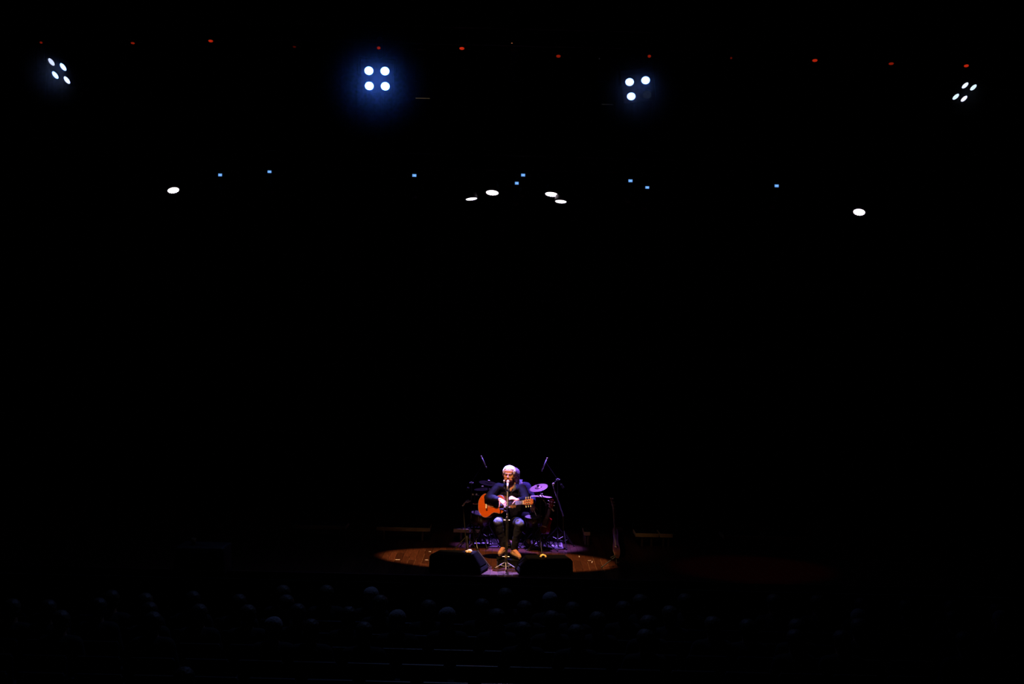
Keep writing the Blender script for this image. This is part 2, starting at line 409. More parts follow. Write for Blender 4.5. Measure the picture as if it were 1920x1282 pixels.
# haze balls added around the blinders to imitate lens glow
def haze():
    for px, py, R_, dens, lab in ((707, 147.5, 1.05, .34, 'added haze ball for the blue glow around the brightest blinder'), (110.5, 133.5, .7, .6, 'faint added haze ball for the glow of the far left blinder'),
                           (1197, 166, .8, .6, 'faint added haze ball for the glow of the three-lamp blinder'), (1809, 173, .5, .2, 'barely visible added haze ball for the glow of the far right blinder')):
        m = bpy.data.materials.new('glow_haze'); m.use_nodes = True; nt = m.node_tree; nt.nodes.clear()
        o = nt.nodes.new('ShaderNodeOutputMaterial'); v = nt.nodes.new('ShaderNodeVolumeScatter')
        v.inputs['Color'].default_value = (0.9, 0.95, 1, 1); v.inputs['Anisotropy'].default_value = 0.2
        tc = nt.nodes.new('ShaderNodeTexCoord'); ln = nt.nodes.new('ShaderNodeVectorMath'); ln.operation = 'LENGTH'
        mr = nt.nodes.new('ShaderNodeMapRange'); mr.inputs[1].default_value = R_; mr.inputs[2].default_value = 0.0
        pw = nt.nodes.new('ShaderNodeMath'); pw.operation = 'POWER'; pw.inputs[1].default_value = 2.2
        ml = nt.nodes.new('ShaderNodeMath'); ml.operation = 'MULTIPLY'; ml.inputs[1].default_value = dens
        nt.links.new(tc.outputs['Object'], ln.inputs[0]); nt.links.new(ln.outputs['Value'], mr.inputs[0]); nt.links.new(mr.outputs[0], pw.inputs[0])
        nt.links.new(pw.outputs[0], ml.inputs[0]); nt.links.new(ml.outputs[0], v.inputs['Density']); nt.links.new(v.outputs[0], o.inputs['Volume'])
        h = O('haze', B().ball((0, 0, 0), R_, sub=4), m); h.location = at(px, py, 21.85)
        tag(h, lab, 'haze'); h['kind'] = 'stuff'
haze()

# round LED wash lamps on the lower pipe
PP = 3.9
pipe('lighting_pipe', 'lower black pipe that carries the round wash lamps', 6.35, PP + 0.15)
M_led = emis('led_white', (1.0, 0.86, 1.0), 3.0)
def wash(px, py, w, h, tilt, lab, d=24.0):
    c = at(px, py, d); r = w / 2 / F * d
    R3 = CAMROT.to_3x3()
    nz = h / w; t2 = math.radians(tilt); s = math.sqrt(1 - nz * nz)
    n = V((-s * math.sin(t2), -s * math.cos(t2), nz)); zz = (CAMLOC - c).normalized(); xx = (R3 @ V((1, 0, 0)) - zz * zz.dot(R3 @ V((1, 0, 0)))).normalized(); N = (Matrix((xx, zz.cross(xx), zz)).transposed() @ n).normalized()
    Rm = N.to_track_quat('Z', 'X').to_matrix(); M = Matrix.Translation(c) @ Rm.to_4x4()
    t = T('wash_lamp', lab, 'stage lamp', c, group='round wash lamps with white faces')
    can = O('can', B().lathe([(0.0, -0.20), (0.06, -0.20), (0.085, -0.16), (r + .012, -0.03), (r + .014, 0.006), (r + .004, 0.006), (r + .002, -0.004), (0, -0.004)], M), M_case, t, smooth=True)
    b = B().cyl(M @ V((0, 0, -0.003)), M @ V((0, 0, 0.0)), r * .86, seg=24)
    for k, (rr, nn) in enumerate(((0, 1), (.4, 6), (.83, 14))):
        for j in range(nn):
            a = 2 * PI * j / nn; rad = r * .165
            p = V((rr * r * math.cos(a), rr * r * math.sin(a), 0))
            b.cyl(M @ (p + V((0, 0, -.002))), M @ (p + V((0, 0, .006))), rad, rad * .9, 10)
    O('led_face', b, M_led, t)
    y = B(); cc = c - N * .1; up = V((cc.x, PP + 0.15, 6.35))
    y.tube([cc + V((-.13, 0, 0)), cc + V((-.13, .0, .2)), cc + V((0, 0, .27)), cc + V((.13, 0, .2)), cc + V((.13, 0, 0))], 0.008)
    y.tube([cc + V((0, 0, .27)), up], 0.01)
    O('yoke', y, M_case, t)
wash(325, 356.5, 21.5, 11, -8, 'wash lamp hanging alone far out on the side of the left blinder')
wash(884, 372.5, 21, 5, -6, 'thin low wash lamp at the left end of the middle four')
wash(923, 361, 23.5, 9.5, 4, 'wash lamp second from left in the middle four')
wash(1034, 364, 23.5, 8.5, 6, 'wash lamp in the middle four just right of the two blue displays')
wash(1051.5, 377.5, 21, 6, 4, 'thinnest lowest wash lamp at the right end of the middle four')
wash(1611, 397.5, 22, 12.5, 6, 'wash lamp hanging alone far out beneath the right blinder')

# moving heads, only their small blue displays show
M_lcd = emis('display_blue', (0.13, 0.36, 0.85), 1.0); M_lcd2 = emis('display_digits', (0.30, 0.62, 1.0), 1.0)
pipe('lighting_pipe', 'rear black pipe that carries the lamps with blue displays', 6.15, 4.45)
def moving_head(px, py, lab, w=8, h=5, d=24.7):
    c = at(px, py, d)
    t = T('moving_head_lamp', lab, 'stage lamp', V((c.x, 4.45, 6.1)), group='moving heads with blue displays')
    bw = 0.30; by = 4.45
    base = O('base', B().box((c.x, by, c.z + .02), (bw, 0.26, 0.11), bevel=0.012), M_case, t)
    y = B().box((c.x - .17, by, c.z - .17), (.035, .12, .30), bevel=.01).box((c.x + .17, by, c.z - .17), (.035, .12, .30), bevel=.01).box((c.x, by, c.z - .045), (.36, .14, .025), bevel=.008)
    O('yoke', y, M_case, t)
    O('lamp_head', B().cyl((c.x, by + .05, c.z - .16), (c.x, by - .06, c.z - .40), .11, .125, 20).ball((c.x, by + .05, c.z - .17), .11), M_case, t, smooth=True)
    O('clamp', B().box((c.x, by, (c.z + 6.17) / 2 + .03), (.05, .05, max(.05, 6.15 - c.z - .02))), M_case, t)
    W, Hh = w / F * (by + 20.4 - .135), h / F * (by + 20.4 - .135)
    sc_ = O('display', B().box((c.x, by - .134, c.z), (W, .008, Hh)), M_lcd, t)
    O('digits', B().box((c.x + W * .03, by - .1385, c.z), (W * .5, .002, Hh * .3)), M_lcd2, sc_)
moving_head(413, 328, 'moving head with blue display, nearer the left lone wash lamp', 7, 5)
moving_head(505.5, 322, 'moving head with blue display, highest of all, second from the left end', 7, 4.5)
moving_head(777, 329, 'moving head with blue display under the brightest blinder', 7.5, 5)
moving_head(969, 343.5, 'moving head with blue display, lower of the close middle pair', 7, 5)
moving_head(980.5, 334, 'moving head with blue display, upper of the close middle pair', 7.5, 5, d=25.2)
moving_head(1182, 339, 'moving head with blue display, higher of the right-hand pair', 7.5, 5)
moving_head(1213.5, 351.5, 'moving head with blue display, lower of the right-hand pair', 7, 4.5)
moving_head(1456, 348.5, 'moving head with blue display, alone toward the right lone wash lamp', 7.5, 5)

# top row: parcans with dull red gels
PR = 2.6
pipe('lighting_pipe', 'topmost black pipe that carries the red-gelled par cans', 8.22, PR)
def parcan(px, py, w, h, k, lab, d=23.0):
    c = at(px, py, d); t = T('par_can', lab, 'stage lamp', c, group='par cans with red gels')
    r = w / 2 / F * d; phi = math.atan((c.z - 3.4) / (c.y + 20.4)) + math.acos(min(.95, h / w))
    N = V((0, -math.cos(phi), -math.sin(phi)))
    M = Matrix.Translation(c) @ N.to_track_quat('Z', 'X').to_matrix().to_4x4()
    O('can', B().lathe([(0.0, -0.24), (.035, -0.24), (.05, -.2), (r + .02, -.10), (r + .02, 0.0), (r + .004, 0.0), (r + .004, -.01), (0, -.01)], M), M_case, t, smooth=True)
    O('gel', B().lathe([(0, .001), (r, 0.0), (r, -.005)], M), emis('red_gel', (0.42 * k, 0.016 * k, 0.004 * k), 1.0), t)
    O('yoke', B().tube([c - N * .12 + V((-.07, 0, 0)), c - N * .12 + V((-.06, 0, .14)), V((c.x, PR, 8.2)), c - N * .12 + V((.06, 0, .14)), c - N * .12 + V((.07, 0, 0))], .006), M_case, t)
for px, py, w, h, k, lab in (
    (77, 80, 5, 3.5, .35, 'par can with a faint red face right over the far left blinder'),
    (249, 81, 7, 3.5, .5, 'par can with a red face, second along from the top left corner'),
    (312, 68, 3, 2.5, .18, 'par can with the tiniest red face, highest at the left'),
    (395, 77, 8.5, 4.5, .9, 'par can with a bright red face between the far left and brightest blinders'),
    (552, 88, 6, 3, .09, 'nearly dark par can to the left of the brightest blinder'),
    (710, 90, 6.5, 5, .55, 'par can with a crimson face directly over the brightest blinder'),
    (866, 91, 9, 5, 1.1, 'par can with the brightest red face, right of the two amber lights'),
    (1047, 105.5, 8, 5, .45, 'par can with a dim crimson face between the amber pair and the three-lamp blinder'),
    (1217.5, 105.5, 6, 5, .45, 'par can with a dim red face over the three-lamp blinder'),
    (1371, 109, 4, 3.5, .16, 'par can with a barely glowing face right of the three-lamp blinder'),
    (1528, 113.5, 9.5, 5, .9, 'par can with a bright flat red face toward the right end'),
    (1671, 119.5, 9, 4.5, .45, 'par can with a dim flat red face, second from the right end'),
    (1812, 123.5, 8.5, 5, 1.0, 'par can with a bright red face over the far right blinder')):
    parcan(px, py, w, h, k, lab)

# profile lanterns leaking pinholes of amber light
def lantern(px, pts, lab, streak=None, d=22.6):
    c = at(px, 108, d)
    t = T('profile_lantern', lab, 'stage lamp', c, group='profile lanterns leaking light')
    y = c.y
    O('body', B().box((c.x, y + .1, c.z + .02), (.20, .34, .22), bevel=.03).cyl((c.x, y - .05, c.z + .0), (c.x, y - .02, c.z - .38), .085, .10, 20), M_case, t)
    O('yoke', B().tube([V((c.x - .13, y + .1, c.z)), V((c.x - .12, y + .1, c.z + .3)), V((c.x, PR, 8.2)), V((c.x + .12, y + .1, c.z + .3)), V((c.x + .13, y + .1, c.z))], .008), M_case, t)
    for (x, yy, r, col) in pts:
        p = at(x, yy, d - .09)
        O('vent_glow', B().ball(p, r / F * d, sub=2), emis('vent_glow', col, 1.0), t)
    if streak:
        x0, y0, x1, y1, col = streak
        a, b_ = at(x0, y0, d - .1), at(x1, y1, d - .1)
        O('shutter_edge', B().cyl(a, b_, .7 / F * d, .5 / F * d, 6), emis('shutter_glow', col, 1.0), t)
lantern(789, [(786.5, 79.5, 1.9, (.95, .36, .14)), (792, 132, 2.1, (1.2, .85, .6))], 'profile lantern leaking two bright amber dots, beside the brightest blinder', (779, 184, 806, 184.5, (.045, .035, .02)))
lantern(966, [(959.8, 82, 1.6, (.42, .13, .06)), (973.4, 83, 1.5, (.10, .045, .015)), (965.6, 109.5, 1.5, (.012, .014, .010))], 'profile lantern leaking two dim amber dots side by side', (958, 108.5, 974, 108.8, (.009, .008, .005)))
lantern(1600, [(1600, 99.5, 1.4, (.014, .014, .009)), (1597.7, 108, 1.5, (.025, .026, .02)), (1601, 125, 1.5, (.02, .02, .017))], 'profile lantern with three very faint grey dots toward the right end')
lantern(1132, [(1124, 110, 1.4, (.006, .006, .006))], 'almost invisible profile lantern left of the three-lamp blinder', (1128, 195.5, 1150, 196, (.008, .008, .008)))

# ------------------------------------------------------------------ people
def finger(b, base, d0, bend, L, r, axis):
    """three phalanges turning about axis by bend each"""
    p = V(base); d = V(d0).normalized(); pts = [(p, r)]
    for k, l in enumerate((L * .46, L * .30, L * .24)):
        d = Matrix.Rotation(bend[k], 3, axis) @ d
        p = p + d * l; pts.append((p, r * (1 - .1 * (k + 1))))
    b.chain(pts, sub=1, seg=8)
def hand(b, W, f, n, curls, thumb=1, scale=1.0, tcurl=0.35):
    """W wrist, f finger direction, n back-of-hand normal; thumb = side sign"""
    f = V(f).normalized(); n = V(n); n = (n - f * n.dot(f)).normalized(); s = f.cross(n).normalized() * thumb
    W = V(W); q = scale
    for k in range(4):
        kn = W + f * (.088 - .004 * abs(k - 1)) * q + s * (.030 - .0205 * k) * q
        b.chain([(W + s * (.014 - .010 * k) * q, .016 * q), (kn, .0115 * q)], sub=1, seg=8)
        L = (.074, .084, .078, .060)[k] * q
        c = curls[k]
        axis = n.cross(f).normalized()
        finger(b, kn, f, (c * .9, c * 1.1, c * .8), L, .0086 * q, axis)
    tb = W + f * .022 * q + s * .024 * q
    td = (s * .75 + f * .75 - n * .25).normalized()
    ax = n.cross(f).normalized()
    finger(b, tb, td, (tcurl * .4, tcurl, tcurl), .085 * q, .0105 * q, ax)

def head_shapes(b, M, s=1.0):
    def P(x, y, z): return M @ V((x * s, y * s, z * s))
    R = M.to_3x3()
    def E(c, r, sub=3): b.ball(P(*c), [q * s for q in r], R=R, sub=sub)
    def C(pts, sub=2): b.chain([(P(*p), r * s) for p, r in pts], sub=sub, seg=12)
    E((0, .014, .035), (.074, .092, .084), 4)
    E((0, -.020, -.035), (.063, .062, .078), 4)
    E((0, -.045, .045), (.060, .045, .050), 3)
    C([((-.034, -.079, .016), .013), ((0, -.086, .018), .012), ((.034, -.079, .016), .013)])
    E((-.033, -.054, -.030), (.029, .028, .030)); E((.033, -.054, -.030), (.029, .028, .030))
    E((-.030, -.048, -.066), (.028, .028, .030)); E((.030, -.048, -.066), (.028, .028, .030))
    C([((0, -.086, .008), .0085), ((0, -.103, -.018), .0105), ((0, -.108, -.030), .0135)])
    E((-.014, -.096, -.034), (.010, .012, .009)); E((.014, -.096, -.034), (.010, .012, .009))
    E((0, -.070, -.068), (.036, .026, .030))
    C([((-.020, -.090, -.058), .0065), ((0, -.096, -.057), .0075), ((.020, -.090, -.058), .0065)])
    C([((-.018, -.088, -.070), .0065), ((0, -.094, -.071), .0085), ((.018, -.088, -.070), .0065)])
    E((0, -.070, -.096), (.026, .024, .022))
    C([((-.058, .0, -.040), .014), ((-.045, -.035, -.082), .016), ((0, -.065, -.100), .018), ((.045, -.035, -.082), .016), ((.058, .0, -.040), .014)])
    for q in (-1, 1):
        E((q * .030, -.072, -.003), (.0145, .012, .011), 2)          # closed lids
        E((q * .079, .008, -.012), (.009, .018, .030), 2); E((q * .082, .016, .006), (.008, .016, .018), 2)
def face_bits(t, M, s, browm, lipm):
    def P(x, y, z): return M @ V((x * s, y * s, z * s))
    for q in (-1, 1):
        O('eyebrow', B().chain([(P(q * .014, -.0955, .020), .0042 * s), (P(q * .032, -.0915, .0255), .0042 * s), (P(q * .047, -.080, .020), .003 * s)], 1, 8), browm, t, True)
        O('eye', B().chain([(P(q * .019, -.0825, -.004), .0026 * s), (P(q * .030, -.0850, -.0072), .0030 * s), (P(q * .041, -.0795, -.003), .0024 * s)], 1, 8), M_eye, t, True)
    O('lips', B().chain([(P(-.022, -.0955, -.0625), .0034 * s), (P(0, -.1035, -.061), .0048 * s), (P(.022, -.0955, -.0625), .0034 * s)], 1, 8)
      .chain([(P(-.016, -.094, -.0675), .0034 * s), (P(0, -.1010, -.069), .0052 * s), (P(.016, -.094, -.0675), .0034 * s)], 1, 8), lipm, t, True)
def hair_cap(t, M, s, m, vox=.005, long=0.0, low=0.0):
    b = B(); R = M.to_3x3(); M = M @ Matrix.Translation((0, low * .3, -low))
    def E(c, r, sub=3): b.ball(M @ (V(c) * s), [q * s for q in r], R=R, sub=sub)
    E((0, .028, .050), (.088, .092, .084), 4)
    E((0, -.018, .082), (.068, .062, .046), 3)
    E((0, .060, .0), (.070, .058, .070), 3)
    for q in (-1, 1):
        E((q * .066, -.016, .046), (.020, .036, .044)); E((q * .072, -.010, .018), (.012, .020, .030))
    if long: E((0, .065, -.05), (.072, .045, .070), 3)
    return fuse('hair', b, m, t, vox, 3, noise_amp=.0055, noise_scale=60)

def mid(a, b, t): return V(a).lerp(V(b), t)

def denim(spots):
    """black denim with violet light painted pale over the knees"""
    m = mat('black_denim_violet_lit_knees', (0.005, 0.0055, 0.010), 0.85, var=.25, scale=40, bump=.3, spec=.3)
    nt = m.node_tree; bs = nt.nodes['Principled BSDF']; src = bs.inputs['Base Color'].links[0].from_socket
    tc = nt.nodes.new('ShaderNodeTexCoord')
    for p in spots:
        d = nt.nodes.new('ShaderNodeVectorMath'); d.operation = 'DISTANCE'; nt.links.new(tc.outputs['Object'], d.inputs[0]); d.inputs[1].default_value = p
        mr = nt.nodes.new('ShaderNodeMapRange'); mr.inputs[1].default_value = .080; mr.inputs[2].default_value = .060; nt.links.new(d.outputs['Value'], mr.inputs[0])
        mx = nt.nodes.new('ShaderNodeMixRGB'); nt.links.new(mr.outputs[0], mx.inputs[0]); nt.links.new(src, mx.inputs[1]); mx.inputs[2].default_value = (.07, .078, .20, 1)  # pale blue of the violet-lit knee tops mixed into the denim
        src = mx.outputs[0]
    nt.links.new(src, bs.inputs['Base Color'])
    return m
# --- the singer
SC = 1.0
def singer():
    t = T('person', 'white-haired singer in a black shirt and dark jeans playing an orange guitar at a microphone', 'person', (0.0, 0.12, 0))
    HM = Matrix.Translation(at(954.6, 888.6, 20.33)) @ Matrix.Rotation(math.radians(-9), 4, 'Z') @ Matrix.Rotation(math.radians(2), 4, 'Y') @ Matrix.Rotation(math.radians(4), 4, 'X') @ Matrix.Diagonal((1.09, 1, 1, 1))
    hs = 0.985
    neck0 = at(958.5, 903, 20.42); neck1 = at(960.5, 914, 20.46)
    shR, shL = at(933.5, 913, 20.46), at(979.5, 915.5, 20.48)
    elR, elL = at(915.5, 933, 20.36), at(986, 937, 20.33)
    wrR, wrL = at(937.0, 936.5, 20.165), at(969, 937.5, 20.12)
    hip = at(956, 978, 20.66); hpR, hpL = at(944, 979, 20.60), at(967, 980, 20.60)
    knR, knL = at(933.5, 978.5, 20.04), at(974.5, 981.5, 20.06)
    anR, anL = at(944.5, 1026, 20.22), at(963, 1030, 20.24)
    toR, toL = at(936.5, 1037, 20.06), at(974.5, 1043, 20.10)
    heR, heL = at(946.5, 1031, 20.26), at(960.5, 1036, 20.26)
    b = B(); head_shapes(b, HM, hs)
    b.chain([(neck0, .052), (neck1, .056)]).chain([(neck1, .056), (at(959.5, 924, 20.44), .075)])
    b.chain([(neck1, .06), (at(960, 935, 20.5), .11), (at(958, 960, 20.58), .115), (hip, .12)])
    b.ball(at(961.5, 907, 20.40), (.042, .035, .05)); b.ball(at(960.0, 912.5, 20.365), (.036, .022, .045)); b.ball(at(957.6, 917.5, 20.340), (.018, .014, .032))                    # chest in the open collar
    b.chain([(neck1, .05), (shR, .042), (elR, .036), (wrR, .026)]); b.chain([(neck1, .05), (shL, .042), (elL, .036), (wrL, .026)])
    b.chain([(hip, .09), (hpR, .07), (knR, .048), (anR, .035), (mid(anR, toR, .9), .03)]); b.chain([(hip, .09), (hpL, .07), (knL, .048), (anL, .035), (mid(anL, toL, .9), .03)])
    fR = (at(950.5, 946.5, 20.10) - wrR)
    hand(b, wrR, fR, V((.25, -.75, .6)), (.35, .45, .55, .6), thumb=1, scale=1.03)
    fL = at(955.5, 931.0, 20.06) - wrL
    hand(b, wrL, fL, V((-.1, -.55, .85)), (.7, .8, .85, .9), thumb=-1, scale=1.05)
    body = fuse('body', b, M_skin, t, .0048, 3)
    face_bits(t, HM, hs, M_brow, M_lips)
    hair_cap(t, HM, hs, M_whitehair, low=.010)
    # shirt
    b = B()
    ch = at(957.5, 928, 20.50)
    b.ball(ch, (.175, .112, .17), sub=3); b.ball(at(957, 950, 20.55), (.165, .12, .20), sub=3); b.ball(at(956, 968, 20.62), (.165, .13, .12), sub=3)
    b.chain([(at(958.5, 917, 20.47), .072), (shR, .064), (mid(shR, elR, .5), .066), (elR, .060), (mid(elR, wrR, .55), .052), (mid(elR, wrR, .88), .038)])
    b.chain([(at(958.5, 917, 20.47), .072), (shL, .064), (mid(shL, elL, .5), .068), (elL, .062), (mid(elL, wrL, .5), .050), (mid(elL, wrL, .82), .036)])
    b.ball(at(957.0, 928, 20.40), (.11, .07, .075), sub=3); b.chain([(at(949.5, 917, 20.385), .034), (at(956, 924.5, 20.365), .030)]); b.chain([(at(967, 917, 20.385), .034), (at(959.5, 924.5, 20.365), .030)])
    b.ball(at(925, 941, 20.32), (.07, .05, .045), sub=2)                    # sleeve bulge added where the forearm's shadow darkens the guitar
    fuse('shirt', b, M_shirt, t, .0075, 4, noise_amp=.009, noise_scale=13)
    # collar, open
    for s_, x0, x1, x2 in ((-1, 953.5, 950.0, 956.5), (1, 964.5, 968.5, 959.5)):
        pts = [at(x0, 905.5, 20.37), at(x1, 911, 20.36), at(x1 + s_ * -.5, 917.5, 20.325), at(x2, 922.0, 20.305), at(x0 - s_ * .8, 912, 20.33)]
        bb = B(); vs = [bb.b.verts.new(p) for p in pts]; bb.b.faces.new(vs)
        c = O('collar', bb, M_shirtedge, t, True); so = c.modifiers.new('s', 'SOLIDIFY'); so.thickness = .006
    # jeans
    b = B()
    b.ball(hip + V((0, 0, .01)), (.175, .13, .105), sub=3)
    for hp, kn, an in ((hpR, knR, anR), (hpL, knL, anL)):
        b.chain([(hp, .092), (mid(hp, kn, .55), .082), (kn, .066), (mid(kn, an, .35), .060), (mid(kn, an, .75), .052), (mid(kn, an, .93), .050)])
    faded = denim([kn + V((0, -.02, .045)) - t.location for kn in (knR, knL)])  # knee tops coloured as if lit from above
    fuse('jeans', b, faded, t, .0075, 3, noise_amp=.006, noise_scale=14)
    # shoes
    for he, to, an in ((heR, toR, anR), (heL, toL, anL)):
        dn = V((0, 0, -.018)); b = B()
        b.chain([(he, .036), (mid(he, to, .45), .037), (mid(he, to, .82), .036), (to + dn * .3, .027)]); b.chain([(he, .036), (an + V((0, 0, -.01)), .038)])
        if he is heR: b.chain([(he, .034), (at(948.2, 1022, 20.27), .027), (at(948.6, 1012, 20.28), .022)])
        sh = fuse('shoe', b, M_shoe, t, .005, 3)
        k = B().chain([(he + dn * 1.55, .020), (mid(he, to, .5) + dn * 1.5, .022), (to + dn * 1.35, .018)], 2, 12)
        O('sole', k, M_sole, sh, True)
singer()

def guitar_outline(n=64, L=.485, wide=1.0):
    key = [(0, 0), (.006, .06), (.03, .115), (.075, .163), (.13, .184), (.19, .168), (.245, .132), (.29, .118), (.34, .127), (.385, .140), (.43, .134), (.462, .104), (.479, .058), (.485, 0)]
    up = []
    for i in range(len(key) - 1):
        p0 = V((*key[max(i - 1, 0)], 0)); p1 = V((*key[i], 0)); p2 = V((*key[i + 1], 0)); p3 = V((*key[min(i + 2, len(key) - 1)], 0))
        if i == 0: p0 = V((key[1][0], -key[1][1], 0))
        if i == len(key) - 2: p3 = V((key[-2][0], -key[-2][1], 0))
        for k in range(5):
            u = k / 5
            q = .5 * ((2 * p1) + (-p0 + p2) * u + (2 * p0 - 5 * p1 + 4 * p2 - p3) * u * u + (-p0 + 3 * p1 - 3 * p2 + p3) * u ** 3)
            up.append((q.x * L / .485, max(q.y, 0) * wide))
    up.append((L, 0))
    return up + [(x, -z) for x, z in up[-2:0:-1]]
def make_guitar(t, M, L=.485, wide=1.0, depth=.095, neck=.325, headl=.19, top=M_gtop, side=M_gside, hmat=M_head, bridge=M_bridge, hole=True, pegs=3):
    """local: x along the neck, z across, y to the back; face at y = 0"""
    def P(x, y, z): return M @ V((x, y, z))
    R = M.to_3x3()
    poly = guitar_outline(L=L, wide=wide)
    body = O('body', B().prism(poly, M @ Matrix.Translation((0, .003, 0)), depth), side, t)
    O('soundboard', B().prism([(x * .994 + .0015, z * .99) for x, z in poly], M @ Matrix.Translation((0, 0, 0)), .004), top, body)
    # binding around the face
    rim = B(); pts = [P(x, .001, z) for x, z in poly]; pts.append(pts[0])
    for a, c in zip(pts, pts[1:]): rim.cyl(a, c, .0028, seg=6)
    O('binding', rim, M_binding, body)
    nut = L + neck; hx = L * .69
    if hole:
        O('sound_hole', B().cyl(P(hx, -.0012, 0), P(hx, .001, 0), .042, seg=32), M_ebony, body)
        O('rosette', B().lathe([(.046, 0), (.060, 0), (.060, .001), (.046, .001)], M @ Matrix.Translation((hx, -.0014, 0)) @ Matrix.Rotation(PI / 2, 4, 'X'), 40), M_bridge, body)
    bx = nut - neck * 2
    br = O('bridge', B().box(P(bx, -.005, 0), (.028, .010, .150 * wide), R=R, bevel=.002), bridge, t)
    O('saddle', B().box(P(bx, -.0125, 0), (.004, .008, .080), R=R), M_bone, br)
    O('tie_block', B().box(P(bx - .008, -.0115, .0), (.012, .004, .084), R=R), M_bone, br)
    nk = O('neck', B().box(P((L + nut) / 2, .013, 0), (nut - L + .01, .024, .050), R=R, bevel=.008), hmat, t)
    fb = O('fingerboard', B().box(P((hx + .045 + nut) / 2, -.0035, 0), (nut - hx - .045, .007, .056), R=R), M_ebony, t)
    fr = B()
    for k in range(1, 17):
        x = nut - 2 * neck * (1 - 2 ** (-k / 12)); fr.box(P(x, -.0076, 0), (.0022, .0016, .055), R=R)
    O('fret_wire', fr, M_brass, fb)
    O('nut', B().box(P(nut + .003, -.005, 0), (.006, .012, .054), R=R), M_bone, t)
    Mh = M @ Matrix.Translation((nut + .006, .0, 0)) @ Matrix.Rotation(math.radians(-12), 4, 'Z')
    hp = [(0, .027), (.02, .036), (headl * .95, .040), (headl, .018), (headl * .98, 0), (headl, -.018), (headl * .95, -.040), (.02, -.036), (0, -.027)]
    hd = O('headstock', B().prism(hp, Mh, .018), hmat, t)
    Rh = Mh.to_3x3()
    for q in (-1, 1):
        for k in range(pegs):
            x = .045 + k * .048
            O('tuning_peg', B().cyl(Mh @ V((x, .009, q * .038)), Mh @ V((x, .009, q * .056)), .003, seg=8).box(Mh @ V((x, .009, q * .064)), (.014, .008, .018), R=Rh, bevel=.003), M_bone, hd)
        O('tuner_slot', B().box(Mh @ V((.095, -.0006, q * .018)), (.125, .003, .011), R=Rh, bevel=.001), M_ebony, hd)
        for k in range(pegs):
            O('string_roller', B().cyl(Mh @ V((.045 + k * .048, -.004, q * .0125)), Mh @ V((.045 + k * .048, -.004, q * .0235)), .0045, seg=8), M_bone, hd)
    st = B()
    for k in range(6):
        z = (-2.5 + k) * .0088
        st.cyl(P(bx, -.0135, z * 1.2), P(nut, -.0105, z), .0007, seg=5)
        st.cyl(P(nut, -.0105, z), Mh @ V((.045 + (k % 3) * .048, -.008, (1 if k > 2 else -1) * .018)), .0007, seg=5)
    O('strings', st, M_string, t)

GA = at(896.8, 948.5, 20.47)
gy, gz, gl = math.radians(-37), math.radians(9.0), math.radians(8)
GM = Matrix.Translation(GA) @ Matrix.Rotation(gy, 4, 'Z') @ Matrix.Rotation(-gz, 4, 'Y') @ Matrix.Rotation(-gl, 4, 'X')
tg = T('classical_guitar', 'orange cedar-topped classical guitar held by the singer', 'guitar', GA)
make_guitar(tg, GM, wide=.92)

